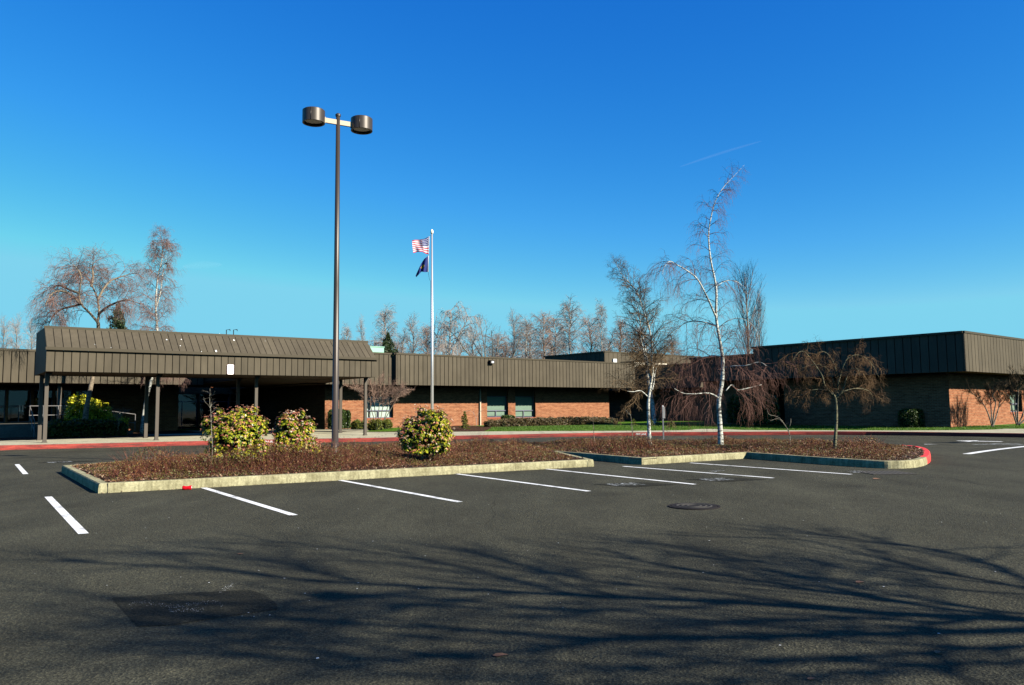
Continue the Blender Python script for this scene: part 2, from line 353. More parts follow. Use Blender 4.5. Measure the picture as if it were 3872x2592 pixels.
M['needle_y'] = leafm('needle_yellow', [(0, (0.05, 0.08, 0.006)), (1, (0.20, 0.20, 0.012))], 0.6, 0.2)
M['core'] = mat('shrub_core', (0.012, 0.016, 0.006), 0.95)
M['lamp'] = mat('bronze_paint', (0.060, 0.046, 0.034), 0.42, metal=0.25, spec=0.45)
M['arm'] = mat('lamp_arm_paint', (0.36, 0.31, 0.23), 0.6)
M['lens'] = mat('lamp_lens', (0.35, 0.26, 0.10), 0.2, spec=0.5)
M['steel'] = mat('brushed_aluminium', (0.55, 0.55, 0.55), 0.38, metal=0.7)
M['pole_base'] = mat('galvanised', (0.35, 0.36, 0.37), 0.5, metal=0.4)
M['iron'] = mat('cast_iron', (0.028, 0.025, 0.025), 0.8, spec=0.03)
M['iron_worn'] = mat('worn_iron', (0.085, 0.08, 0.072), 0.8, spec=.05)
M['sign'] = mat('sign_white', (0.85, 0.86, 0.85), 0.5)
M['sign_ink'] = mat('sign_ink', (0.62, 0.62, 0.64), 0.6)
M['sign_edge'] = mat('sign_edge', (0.28, 0.03, 0.03), 0.6)
M['mint'] = mat('mint_metal', (0.30, 0.55, 0.42), 0.6)
M['cream'] = mat('cream_metal', (0.70, 0.62, 0.48), 0.7)
M['rail'] = mat('rail_paint', (0.22, 0.21, 0.20), 0.5)
M['can'] = mat('can_red', (0.70, 0.01, 0.02), 0.25, metal=0.3)
M['can_metal'] = mat('can_metal', (0.7, 0.7, 0.7), 0.3, metal=0.8)
M['rock'] = concrete('rock', (0.20, 0.23, 0.25), (0.09, 0.10, 0.11), False, 4)
M['bird'] = mat('bird_lime', (0.50, 0.51, 0.50), 0.8)

def uvwall(o):                                 # metre-scaled UVs for vertical and flat faces
    me = o.data; uv = me.uv_layers.new(name='UVMap')
    for p in me.polygons:
        n = p.normal
        t = Vector((-n.y, n.x, 0)) if abs(n.z) < 0.7 else Vector((1, 0, 0)); t.normalize()
        b = Vector((0, 0, 1)) if abs(n.z) < 0.7 else Vector((0, 1, 0))
        for li in p.loop_indices:
            c = me.vertices[me.loops[li].vertex_index].co; uv.data[li].uv = (c.dot(t), c.dot(b))
    return o
#==GROUND==
# ------------------------------------------------------------------ ground, drive, pavements
grid('ground', lambda u, v: (u, v, -0.8), np.linspace(-3000, 3000, 9), np.linspace(-3000, 3000, 9), M['field'], kind='structure')
xs = np.concatenate([np.linspace(-70, -30, 9), np.linspace(-28, 34, 32), np.linspace(38, 80, 9)])
ys = np.concatenate([np.linspace(-20, 22, 8), np.linspace(24, 60, 19)])
grid('parking_lot', lambda u, v: (u, v, gz(u, v)), xs, ys, M['asphalt'], kind='structure')

KPX = [(-420, 1719), (-150, 1709), (0, 1703), (300, 1696), (600, 1688), (777, 1684), (1210, 1674), (1510, 1668), (1728, 1662), (2000, 1656), (2300, 1650), (2500, 1648),
       (2733, 1647), (3000, 1645.5), (3200, 1645.5), (3450, 1648), (3872, 1655), (4300, 1666), (4700, 1680)]
KW = [atg(*p) for p in KPX]
KX = [p.x for p in KW]; KY = [p.y for p in KW]
def yk(x): return float(np.interp(x, KX, KY, left=KY[0], right=KY[-1]))
KH = 0.2
def GH(x, y):                                  # ground height behind the far kerb
    k = yk(x); d = y - k; g0 = gz(x, k) + KH
    return g0 + (0.10 - g0) * sm((d - 2.0) / 9)
def atG(px, py, dz=0.0): return atg(px, py, dz, GH)
lx = np.concatenate([np.linspace(-90, -44, 6), np.linspace(-40, 50, 91), np.linspace(54, 100, 6)])
dd = np.concatenate([[0.16], np.linspace(1, 14, 14), np.linspace(17, 60, 12), [120, 200]])
grid('lawn', lambda x, d: (x, yk(x) + d, GH(x, yk(x) + d) - 0.012), lx, dd, M['grass'], kind='structure')
# sidewalk
SPX = [(-400, 1650), (1150, 1626), (1300, 1632), (1400, 1636), (1830, 1632.5), (2400, 1630), (2600, 1628), (2640, 1623), (2740, 1623.5), (2800, 1627), (3400, 1629), (3872, 1629), (4300, 1631), (4700, 1633)]
SW = [atG(*p) for p in SPX]; SX = [p.x for p in SW]; SY = [p.y for p in SW]
def ysw(x):
    if x < -9.5: return 58.0
    return max(yk(x) + 1.6, float(np.interp(x, SX, SY)))
sx = np.concatenate([np.linspace(-90, -44, 6), np.linspace(-40, 50, 181), np.linspace(54, 70, 4)])
def walkp(x, t):
    d = t * (ysw(x) - yk(x) - 0.15) + 0.15; y = yk(x) + d; return (x, y, GH(x, y) + 0.006)
grid('sidewalk', walkp, sx, np.linspace(0, 1, 12), M['walk'], kind='structure')
# sidewalk joints are real narrow dark strips lying on the slab
mj = MB()
for x in np.arange(-38, 46, 1.9):
    a = yk(x) + 0.2; b = min(ysw(x), yk(x) + 5)
    for k in range(4):
        y0 = a + (b - a) * k / 4; y1 = a + (b - a) * (k + 1) / 4
        mj.poly([(x, y0, GH(x, y0) + 0.01), (x + 0.018, y0, GH(x, y0) + 0.01), (x + 0.018 - 0.25 * (y1 - y0), y1, GH(x, y1) + 0.01), (x - 0.25 * (y1 - y0), y1, GH(x, y1) + 0.01)])
mj.build('sidewalk_joint', M['sealed'], kind='structure')
# red kerb
def kerb_run(name, pts, h, wd, mats, split=None, joints=3.05, closed=False):
    """pts: list of Vector (ground level, outer edge, bed on the left side)."""
    mb = MB(); n = len(pts); rng = range(n if closed else n - 1)
    nor = []
    for i in range(n):
        a = pts[(i - 1) % n] if (closed or i > 0) else pts[0]; b = pts[(i + 1) % n] if (closed or i < n - 1) else pts[-1]
        p = pts[i]; d1 = (p - a); d2 = (b - p); d1.z = d2.z = 0
        if d1.length < 1e-6: d1 = d2
        if d2.length < 1e-6: d2 = d1
        d1.normalize(); d2.normalize(); n1 = Vector((-d1.y, d1.x, 0)); n2 = Vector((-d2.y, d2.x, 0)); k = n1 + n2
        if k.length < 0.3: k = n1
        k.normalize(); c = max(0.35, k.dot(n1)); nor.append(k / c)
    prof = [(0.0, -0.06), (0.0, h * 0.5), (0.012, h - 0.02), (0.03, h), (wd, h), (wd, h - 0.08)]
    for i in rng:
        j = (i + 1) % n; m = split(i) if split else 0; r0 = [pts[i] + nor[i] * o + Vector((0, 0, z)) for o, z in prof]; r1 = [pts[j] + nor[j] * o + Vector((0, 0, z)) for o, z in prof]
        for k in range(len(prof) - 1): mb.poly([r0[k], r1[k], r1[k + 1], r0[k + 1]], (m if k < 3 else m))
    if not closed:
        for p_, q in ((pts[0], nor[0]), (pts[-1], nor[-1])): mb.poly([p_ + q * o + Vector((0, 0, z)) for o, z in prof])
    return mb.build(name, mats)
def dens(pts, step):
    out = []
    for a, b in zip(pts[:-1], pts[1:]):
        k = max(1, int((b - a).length / step))
        for i in range(k): out.append(a.lerp(b, i / k))
    out.append(pts[-1]); return out
kp = dens([Vector((x, yk(x), 0)) for x in np.arange(-40, 50, 1.5)], 2)
for p in kp: p.z = gz(p.x, p.y)
rk = kerb_run('red_kerb', kp, KH + 0.004, 0.16, [M['red']])
tag(rk, 'long red painted kerb along the pavement in front of the school', 'kerb')

# mulch bed in front of the main wall and under the birches behind the canopy
def flatpoly(name, pxs, dz, m, fn=None, kind=None, parent=None):
    c = [atg(*p, fn=fn or gz) for p in pxs]; mb = MB(); mb.poly([p + Vector((0, 0, dz)) for p in c]); return mb.build(name, m, parent, kind=kind)
#==ISLAND==
# ------------------------------------------------------------------ planted island
def arcpx(pts): return [atg(*p) for p in pts]
IA, IC, ID, IE, IF_ = atg(371, 1867), atg(2246, 1765), atg(2112, 1730), atg(2427, 1759), atg(2823, 1735)
isl = [IA] + [IC] + [ID, IE, IF_] + arcpx([(3050, 1753), (3300, 1770.5), (3390, 1773), (3445, 1771), (3485, 1765), (3507, 1756), (3520, 1741), (3512, 1722), (3480, 1711), (3420, 1704), (3300, 1699), (2900, 1686), (2300, 1690), (1850, 1704), (1265, 1726), (700, 1750)]) + [atg(232, 1788)]
isl_d = []; seg_id = []
for i, a in enumerate(isl):
    n_ = len(isl); b = isl[(i + 1) % n_]
    if 5 <= i <= 14:                            # rounded end
        p0, p3 = isl[i - 1], isl[(i + 2) % n_]; k = 6
        for j in range(k):
            t = j / k; isl_d.append(0.5 * ((2 * a) + (b - p0) * t + (2 * p0 - 5 * a + 4 * b - p3) * t * t + (3 * a - p0 - 3 * b + p3) * t ** 3)); seg_id.append(i)
    else:
        k = max(1, int((b - a).length / 1.0))
        for j in range(k): isl_d.append(a.lerp(b, j / k)); seg_id.append(i)
for p in isl_d: p.z = gz(p.x, p.y)
RS = [10, 11, 12, 13]
KI = 0.18
ik = kerb_run('island_kerb', isl_d, KI, 0.17, [M['kerb'], M['red_new']], split=lambda i: 1 if seg_id[i] in RS else 0, closed=True)
tag(ik, 'stained concrete kerb around the planted island, its round end red', 'kerb')
# joints
mj = MB()
for (px, py) in [(407, 1865), (913, 1833), (1637, 1789.5), (2227, 1766.5), (1275, 1811)]:
    p = atg(px, py); d = (IC - IA).normalized(); n = Vector((-d.y, d.x, 0))
    mj.box(p + Vector((0, 0, KI / 2)) - n * 0.001, d * 0.006, n * 0.006, Vector((0, 0, KI / 2 + 0.002)))
mj.build('kerb_joint', M['sealed'], ik)

poly = np.array([(p.x, p.y) for p in isl_d])
def inside(x, y):
    x = np.asarray(x); y = np.asarray(y); r = np.zeros(x.shape, bool); n = len(poly)
    for i in range(n):
        x0, y0 = poly[i]; x1, y1 = poly[(i + 1) % n]
        c = ((y0 > y) != (y1 > y)) & (x < (x1 - x0) * (y - y0) / (y1 - y0 + 1e-12) + x0); r ^= c
    return r
def edist(x, y):
    best = np.full(x.shape, 1e9); n = len(poly)
    for i in range(n):
        a = poly[i]; b = poly[(i + 1) % n]; ab = b - a; t = np.clip(((x - a[0]) * ab[0] + (y - a[1]) * ab[1]) / (ab @ ab + 1e-9), 0, 1)
        best = np.minimum(best, np.hypot(x - a[0] - t * ab[0], y - a[1] - t * ab[1]))
    return best
gzv = np.vectorize(gz)
# smooth value noise
_T = NR.rand(64, 64)
def vn(x, y, s):
    x = np.asarray(x) / s + 100; y = np.asarray(y) / s + 100; i = np.floor(x).astype(int); j = np.floor(y).astype(int); fx = x - i; fy = y - j
    fx = fx * fx * (3 - 2 * fx); fy = fy * fy * (3 - 2 * fy); g = lambda a, b: _T[a % 64, b % 64]
    return (g(i, j) * (1 - fx) + g(i + 1, j) * fx) * (1 - fy) + (g(i, j + 1) * (1 - fx) + g(i + 1, j + 1) * fx) * fy
def bedz(x, y):                                # soil level
    e = edist(x, y); return gzv(x, y) + KI - 0.03 + 0.06 * np.clip((e - 0.2) / 2.0, 0, 1) + 0.03 * vn(x, y, 0.5)
def bed_h(p): return float(bedz(np.array([p[0]]), np.array([p[1]]))[0])
def ati(px, py, dz=0.0):
    z = 0.2
    for _ in range(10): p = atz(px, py, z + dz); z = bed_h(p)
    return atz(px, py, z + dz)
nx, ny = 150, 110
gx = np.linspace(poly[:, 0].min(), poly[:, 0].max(), nx); gy = np.linspace(poly[:, 1].min(), poly[:, 1].max(), ny)
GX, GY = np.meshgrid(gx, gy); ins = inside(GX, GY) & (edist(GX, GY) > 0.10); Z = bedz(GX, GY)
mb = MB(); idx = -np.ones(GX.shape, int); vlist = []
for j in range(ny):
    for i in range(nx):
        if ins[j, i]: idx[j, i] = len(vlist); vlist.append((GX[j, i], GY[j, i], Z[j, i]))
mb.v = vlist
for j in range(ny - 1):
    for i in range(nx - 1):
        q = (idx[j, i], idx[j, i + 1], idx[j + 1, i + 1], idx[j + 1, i])
        if min(q) >= 0: mb.f.append(q); mb.m.append(0)
# close the rim with a fan strip just under the kerb's inner edge
n = len(isl_d); rim = []
cx, cy = poly.mean(0)
mb.build('island_soil', M['mulch'], kind='structure', smooth=True)
mb = MB()
for i in range(n):                             # soil strip next to the kerb
    a, b = isl_d[i], isl_d[(i + 1) % n]; d = (b - a); d.z = 0; d.normalize(); q = Vector((-d.y, d.x, 0)); h = Vector((0, 0, KI - 0.035))
    if (b - a).length > 0.2: mb.poly([a + q * 0.1 + h, b + q * 0.1 + h, b + q * 0.55 + h + Vector((0, 0, .02)), a + q * 0.55 + h + Vector((0, 0, .02))])
mb.build('island_soil_edge', M['mulch'], kind='structure')

# ground cover: thousands of small leaves and wiry twigs
def scatter(n, emin, near):
    x = NR.uniform(poly[:, 0].min(), poly[:, 0].max(), n * 6); y = NR.uniform(poly[:, 1].min(), poly[:, 1].max(), n * 6)
    k = inside(x, y); x = x[k]; y = y[k]; e = edist(x, y); k = e > emin; x, y, e = x[k], y[k], e[k]
    pr = np.clip((16.0 / y) ** near, 0.15, 1); k = NR.rand(len(x)) < pr; return x[k][:n], y[k][:n], e[k][:n]
def cover_top(x, y, e):
    h = 0.40 * np.clip((e - 0.30) / 0.9, 0, 1) * (0.02 + 1.6 * vn(x, y, 1.0) ** 1.7) * np.interp(y, [15, 20, 26, 33], [1.1, 1.0, .5, .33]) + 0.16 * (vn(x + 7, y, 0.28) - 0.45) * np.clip((e - .2) / .5, 0, 1)
    bare = np.clip((vn(x + 31, y + 17, 2.2) - 0.62) * 5, 0, 1); rt = np.clip((x - 8.5) / 4, 0, 1) * 0.5
    return np.clip(h, 0.0, 1) * (1 - 0.8 * bare) * (1 - rt) + 0.01
def leafquads(P, size, up=0.4, asp=0.5):
    n = len(P); d = NR.normal(size=(n, 3)); d[:, 2] += up; d /= np.linalg.norm(d, axis=1)[:, None] + 1e-9
    r = NR.normal(size=(n, 3)); t = np.cross(d, r); t /= np.linalg.norm(t, axis=1)[:, None] + 1e-9; b = np.cross(d, t)
    s = (size * NR.uniform(0.6, 1.3, n))[:, None]
    return np.stack([P - t * s, P - b * s * asp, P + t * s, P + b * s * asp], 1)
x, y, e = scatter(330000, 0.26, 1.0); k_ = e > .24 + .75 * np.clip(vn(x + 3, y + 9, .7) - .35, 0, 1); x, y, e = x[k_], y[k_], e[k_]; top = cover_top(x, y, e); zz = bedz(x, y) + top * (1 - NR.rand(len(x)) ** 1.3 * 0.95)
P = np.stack([x, y, zz], 1); P[:, :2] += NR.normal(size=(len(x), 2)) * 0.02
gc = quads('ground_cover', leafquads(P, 0.011 + 0.0004 * P[:, 1], asp=.36), M['cover'], kind='stuff')
tag(gc, 'low reddish brown creeping ground cover filling the island', 'ground cover')
x, y, e = scatter(26000, 0.15, 1.0); P = np.stack([x, y, bedz(x, y) + 0.012 + 0.02 * NR.rand(len(x))], 1)
lt = quads('leaf_litter', leafquads(P, 0.022 + 0.0006 * P[:, 1], up=2.5), M['litter'], kind='stuff')
tag(lt, 'dry leaves and wood chips over the island soil', 'leaf litter')
# debris caught along the foot of the kerb
kl = []
for i in range(len(isl_d)):
    a, b = isl_d[i], isl_d[(i + 1) % len(isl_d)]
    if seg_id[i] not in (0, 3, 4, 5, 6, 7, 8): continue
    d_ = (b - a); ln_ = d_.length; d_.normalize(); q_ = Vector((d_.y, -d_.x, 0))
    for _ in range(int(ln_ * 34)):
        p_ = a + d_ * rnd.uniform(0, ln_) + q_ * (abs(rnd.gauss(0, .05)) + .005); kl.append((p_.x, p_.y, gz(p_.x, p_.y) + .008 + rnd.random() * .012))
kl = quads('kerb_debris', leafquads(np.array(kl), .013, up=2.5), M['litter'], kind='stuff'); tag(kl, 'brown leaf crumbs caught along the foot of the island kerb', 'debris')
# wiry stems standing out of the cover
x, y, e = scatter(60000, 0.3, 1.0); top = cover_top(x, y, e); k = top > 0.07; x, y, top = x[k], y[k], top[k]; n = len(x)
b0 = np.stack([x, y, bedz(x, y)], 1); az = NR.rand(n) * 6.283; ln = top * NR.uniform(0.5, 1.25, n) 
hz = NR.uniform(0.5, 2.2, n) * ln; b1 = b0 + np.stack([np.cos(az) * hz, np.sin(az) * hz, ln], 1)
wd = np.stack([np.sin(az), -np.cos(az), np.zeros(n)], 1) * (0.0018 + 0.00008 * y)[:, None]
st = quads('cover_stem', np.stack([b0 - wd, b0 + wd, b1 + wd * 0.4, b1 - wd * 0.4], 1), M['cover_stem'], gc)
#==MARKS==
# ------------------------------------------------------------------ painted marks and things on the asphalt
def stripe(name, pa, pb, wd, label, m='white_paint', group='white parking stall lines', cat='painted line', dz=0.005):
    a, b = atg(*pa), atg(*pb); d = (b - a); d.z = 0; d.normalize(); q = Vector((-d.y, d.x, 0)) * wd / 2; mb = MB(); k = 6
    for i in range(k):
        p0, p1 = a.lerp(b, i / k), a.lerp(b, (i + 1) / k); z0 = Vector((0, 0, gz(p0.x, p0.y) - p0.z + dz)); z1 = Vector((0, 0, gz(p1.x, p1.y) - p1.z + dz))
        mb.poly([p0 - q + z0, p1 - q + z1, p1 + q + z1, p0 + q + z0])
    o = mb.build(name, M[m]); tag(o, label, cat, group); return o
SL = [((758, 1842), (1112, 1950), 'white stall line starting beside the red can'),
      ((1258, 1812), (1740, 1900), 'white stall line below the lamp post'),
      ((1680, 1787), (2227, 1859), 'white stall line below the shrub at the flagpole'),
      ((2044, 1772.5), (2628, 1833), 'white stall line at the end of the long front kerb'),
      ((2357, 1764.5), (2925, 1809), 'white stall line starting at the notch between the two kerbs'),
      ((2609, 1751.5), (3219, 1795), 'farthest white stall line, along the shaded kerb'),
      ((64, 1757), (97, 1794), 'short white line at the far left edge, beyond the kerb corner'),
      ((182, 1880), (316, 2020), 'wide short white line at the left, in front of the kerb corner')]
for a, b, l in SL: stripe('stall_line', a, b, 0.115, l)
stripe('lane_line', (3655, 1718), (3930, 1684), 0.24, 'thick white line on the drive at the right edge', group=None)
def arrow(tip, tail, wd, label):
    a, b = atg(*tip), atg(*tail); d = (b - a); d.z = 0; Ln = d.length; d.normalize(); q = Vector((-d.y, d.x, 0)); pts = [(0, 0), (0.42, 0.5), (0.42, 0.14), (1, 0.14), (1, -0.14), (0.42, -0.14), (0.42, -0.5)]
    mb = MB(); mb.poly([a + d * (u * Ln) + q * (v * wd) + Vector((0, 0, 0.006 + gz(a.x, a.y) - a.z)) for u, v in pts]); o = mb.build('painted_arrow', M['white_paint']); tag(o, label, 'painted arrow', 'arrows on the drive')
arrow((3493, 1680.5), (3675, 1684), 1.5, 'white arrow on the drive nearer the red kerb end of the island')
arrow((3612, 1667.5), (3790, 1671), 1.5, 'white arrow on the drive farther from the island, nearer the pavement')
def marks(pa, pb, n, wd, label, dark=True, group='worn stencilled words on the stalls', hgt=0.42):
    a, b = atg(*pa), atg(*pb); d = (b - a); d.z = 0; Ln = d.length; d.normalize(); q = Vector((-d.y, d.x, 0)); mb = MB(); r = random.Random(int(pa[0]))
    zf = lambda p, k: Vector((p.x, p.y, gz(p.x, p.y) + k))
    if dark:
        mb.poly([zf(a - d * 0.25 + q * 0.30, 0.005), zf(a + d * 0.2 - q * 0.5, 0.005), zf(b + d * 0.55 - q * 0.42, 0.005), zf(b + d * 0.2 + q * 0.28, 0.005)], 1)
    for i in range(n):
        u0 = Ln * (i + 0.12) / n; u1 = Ln * (i + 0.86) / n; k = r.choice('ILTOE'); t = (u1 - u0) * 0.25
        def rc(x0, x1, y0, y1): mb.poly([zf(a + d * x0 + q * (y0 - .5) * hgt, 0.009), zf(a + d * x1 + q * (y0 - .5) * hgt, 0.009), zf(a + d * x1 + q * (y1 - .5) * hgt, 0.009), zf(a + d * x0 + q * (y1 - .5) * hgt, 0.009)])
        rc(u0, u0 + t, 0, 1)
        if k in 'LOE': rc(u0 + t, u1, 0, 0.2)
        if k in 'TOE': rc(u0 + t, u1, 0.8, 1)
        if k == 'O': rc(u1 - t, u1, 0.2, 0.8)
        if k == 'E': rc(u0 + t, u1 - t, 0.42, 0.58)
    o = mb.build('stencilled_marking', [M['faded_paint'], M['asphalt_seal']]); tag(o, label, 'painted marking', group)
marks((2308, 1836), (2425, 1831), 7, 0.5, 'worn white lettering on the stall nearest the manhole')
marks((2663, 1817), (2765, 1812), 7, 0.5, 'worn white lettering between the two stall lines right of the notch')
marks((2690, 1782), (2725, 1784), 4, 0.4, 'faint white lettering in the stall beside the short bright kerb', dark=False)
marks((3210, 1786), (3286, 1785), 5, 0.5, 'worn white lettering beside the storm drain', dark=False)
marks((182, 1751), (281, 1746), 5, 0.5, 'white lettering on the drive behind the kerb corner')
marks((535, 1735), (584, 1733), 4, 0.5, 'white lettering on the drive behind the island cover at the left')
marks((3714, 1683), (3818, 1678), 6, 0.5, 'faded white lettering on the drive right of the arrows', dark=False, hgt=0.9)
marks((3815, 1685.5), (3900, 1683), 5, 0.5, 'faded white lettering on the drive cut by the right edge', dark=False, hgt=0.9)
# manhole
c = atg(2625, 1917); rr = (atg(2716, 1917) - c).length
mh = thing('manhole_cover', c, 'round dark iron manhole cover in the asphalt', 'manhole cover')
mb = MB(); mb.tube([c + Vector((0, 0, 0.002)), c + Vector((0, 0, 0.016))], rr * 0.96, 40); mb.build('lid', M['iron'], mh)
def ring(mb, c, r0, r1, z0, z1, n=40, a0=0, a1=6.2832):
    for i in range(n):
        t0 = a0 + (a1 - a0) * i / n; t1 = a0 + (a1 - a0) * (i + 1) / n
        P_ = lambda r, t, z: c + Vector((math.cos(t) * r, math.sin(t) * r, z))
        mb.poly([P_(r0, t0, z1), P_(r1, t0, z1), P_(r1, t1, z1), P_(r0, t1, z1)]); mb.poly([P_(r1, t0, z0), P_(r1, t1, z0), P_(r1, t1, z1), P_(r1, t0, z1)]); mb.poly([P_(r0, t0, z0), P_(r0, t0, z1), P_(r0, t1, z1), P_(r0, t1, z0)])
for r_ in (0.25, 0.47, 0.68): mb = MB(); ring(mb, c, rr * r_, rr * (r_ + 0.07), 0.016, 0.021); mb.build('raised_ring', M['iron_worn'], mh)
mb = MB(); ring(mb, c, rr * 0.985, rr * 1.08, 0.0, 0.014); mb.build('rim', M['iron'], mh)
# storm drain
a, b = atg(3265, 1790), atg(3425, 1788); d = (b - a).normalized(); q = Vector((-d.y, d.x, 0)); Ln = (b - a).length
sd = thing('storm_drain', a.lerp(b, 0.5), 'rectangular iron storm drain grate near the shaded island kerb', 'storm drain')
mb = MB(); mid = a.lerp(b, .5); mb.box(mid + Vector((0, 0, 0.004)), d * Ln / 2, q * 0.45, Vector((0, 0, 0.003))); mb.build('pit', M['dark_room'], sd)
mb = MB()
for i in range(6): mb.box(mid + q * (-0.42 + 0.168 * i) + Vector((0, 0, 0.009)), d * Ln / 2, q * 0.03, Vector((0, 0, 0.003)))
for i in range(8): mb.box(mid + d * (-Ln / 2 + Ln * (i + .5) / 8) + Vector((0, 0, 0.0085)), d * 0.03, q * 0.44, Vector((0, 0, 0.002)))
mb.build('grate', M['iron_worn'], sd)
# soda can
p = atg(707, 1853); cn = thing('drink_can', p, 'crumpled red drink can lying against the front kerb', 'can')
dx = (IC - IA).normalized(); ax = (dx * 0.96 + Vector((0.2, -0.2, 0))).normalized(); mb = MB(); cc = p + Vector((0, 0, 0.04)); k = 1.35
mb.tube([cc - ax * .062 * k, cc - ax * .055 * k, cc - ax * 0.02 + Vector((0, 0, -.006)), cc + ax * .02 + Vector((0.004, 0, -.004)), cc + ax * .055 * k, cc + ax * .062 * k], [.026 * k, .033 * k, .028 * k, .027 * k, .033 * k, .026 * k], 14); mb.build('can_body', M['can'], cn, smooth=True)
mb = MB(); mb.tube([cc + ax * .0625 * k, cc + ax * .066 * k], [.026 * k, .025 * k], 14); mb.build('can_end', M['can_metal'], cn)
# dark repair patch
pt = MB(); pts = [atg(*p) for p in [(420, 2262), (700, 2245), (940, 2232), (1000, 2250), (1042, 2284), (1050, 2305), (880, 2330), (650, 2366), (520, 2371)]]
pt.poly([p + Vector((0, 0, 0.004)) for p in pts]); tag(pt.build('asphalt_patch', M['asphalt_patch']), 'dark square asphalt repair patch in the foreground', 'repair patch')
# paint drips on and around the patch, grit, leaves
mb = MB(); r2 = random.Random(5)
def speck(px, py, s, mbx=None):
    p = atg(px, py, 0.008); k = r2.randint(4, 6); ph = r2.random() * 6
    (mbx or mb).poly([p + Vector((math.cos(ph + 6.283 * i / k) * s * r2.uniform(.5, 1.2), math.sin(ph + 6.283 * i / k) * s * r2.uniform(.5, 1.2), 0)) for i in range(k)])
for i in range(150):
    t = r2.random(); px = 500 + 330 * t + r2.gauss(0, 8); py = 2286 + (14 if t < .4 else 0) * t + r2.gauss(0, 5) - 10 * math.sin(t * 9); speck(px, py, r2.uniform(.0015, .004))
for i in range(40): t = r2.random(); speck(830 + 60 * t + r2.gauss(0, 6), 2235 - 28 * t + r2.gauss(0, 4), r2.uniform(.002, .005))
for i in range(60): t = r2.random(); speck(640 + 130 * t, 2310 - 5 * t + r2.gauss(0, 4), r2.uniform(.002, .004))
tag(mb.build('paint_drips', M['bird'], kind='stuff'), 'white paint drips over the dark repair patch', 'paint drips')
mb = MB()
for (px, py, s) in [(1200, 2489, .012), (940, 2317, .008), (1020, 2326, .008), (916, 2330, .008), (960, 2331, .008), (405, 2214, .007), (3560, 1975, .01), (3550, 2395, .012), (2950, 2440, .008)]: speck(px, py, s, mb)
for i in range(130): speck(r2.uniform(0, 3872), 1790 + 520 * r2.random() ** 2, r2.uniform(.004, .011), mb)
tag(mb.build('pale_grit', M['bird'], kind='stuff'), 'small pale grit and gum spots on the asphalt', 'grit')
def litter_leaf(px, py, s, az, label, m='litter'):
    p = atg(px, py, 0.004); a = Vector((math.cos(az), math.sin(az), 0)); b = Vector((-a.y, a.x, 0)); mb = MB()
    ps = [(-1, 0, .25), (-.5, .38, .5), (.2, .42, .42), (1, 0, .1), (.3, -.4, .3), (-.5, -.35, .12)]
    P_ = [p + a * (u * s) + b * (v * s) + Vector((0, 0, abs(w_) * s * .5)) for u, v, w_ in ps]; mb.poly(P_[:4]); mb.poly([P_[0], P_[3], P_[4], P_[5]])
    tag(mb.build('fallen_leaf', M[m]), label, 'leaf', 'dry leaves lying on the asphalt')
litter_leaf(3317, 1813, .10, 0.2, 'curled brown leaf on the asphalt beyond the storm drain')
litter_leaf(1893, 2480, .05, 0.3, 'thin pale twig-like leaf at the bottom middle of the asphalt')
litter_leaf(3545, 2468, .04, 0.9, 'small pale leaf at the bottom right of the asphalt')
litter_leaf(3068, 2568, .03, 0.4, 'small pale leaf at the very bottom edge')
litter_leaf(3252, 2203, .05, 0.4, 'pale leaf in the upper tree shadow')
litter_leaf(910, 2096, .035, 0.2, 'tiny pale leaf above the repair patch')
litter_leaf(1100, 1951, .05, 2.2, 'brown leaf near the tip of the nearest stall line')
#==BUILD==
# ------------------------------------------------------------------ school buildings
UP = Vector((0, 0, 1))
def siding(mb, A, B, C, D, w, gap=0.05, depth=0.10, thick=0.14):
    """vertical metal panels between bottom edge A-B and top edge C-D; open grooves between panels."""
    A, B, C, D = map(Vector, (A, B, C, D)); n = (B - A).cross(C - A).normalized(); k = max(1, round((B - A).length / w)); g = gap / (B - A).length / 2
    for i in range(k):
        a, b = i / k + g, (i + 1) / k - g; q = [A.lerp(B, a), A.lerp(B, b), C.lerp(D, b), C.lerp(D, a)]
        mb.prism(q, [p - n * (depth + 0.01) for p in q])
    q = [A, B, D, C]; mb.prism([p - n * depth for p in q], [p - n * thick for p in q]); return mb
def wall_open(mb, P, s0, s1, z0, z1, ops, th=0.3):
    """brick wall slab with rectangular openings (a, b, za, zb)."""
    cs = sorted({s0, s1} | {o[0] for o in ops} | {o[1] for o in ops})
    for a, b in zip(cs[:-1], cs[1:]):
        oo = [o for o in ops if o[0] <= a + 1e-6 and o[1] >= b - 1e-6]; z = z0
        for o in sorted(oo, key=lambda q: q[2]):
            if o[2] > z + 1e-4: mb.prism([P.at(a, z), P.at(b, z), P.at(b, o[2]), P.at(a, o[2])], [P.at(a, z, -th), P.at(b, z, -th), P.at(b, o[2], -th), P.at(a, o[2], -th)])
            z = o[3]
        if z1 > z + 1e-4: mb.prism([P.at(a, z), P.at(b, z), P.at(b, z1), P.at(a, z1)], [P.at(a, z, -th), P.at(b, z, -th), P.at(b, z1, -th), P.at(a, z1, -th)])
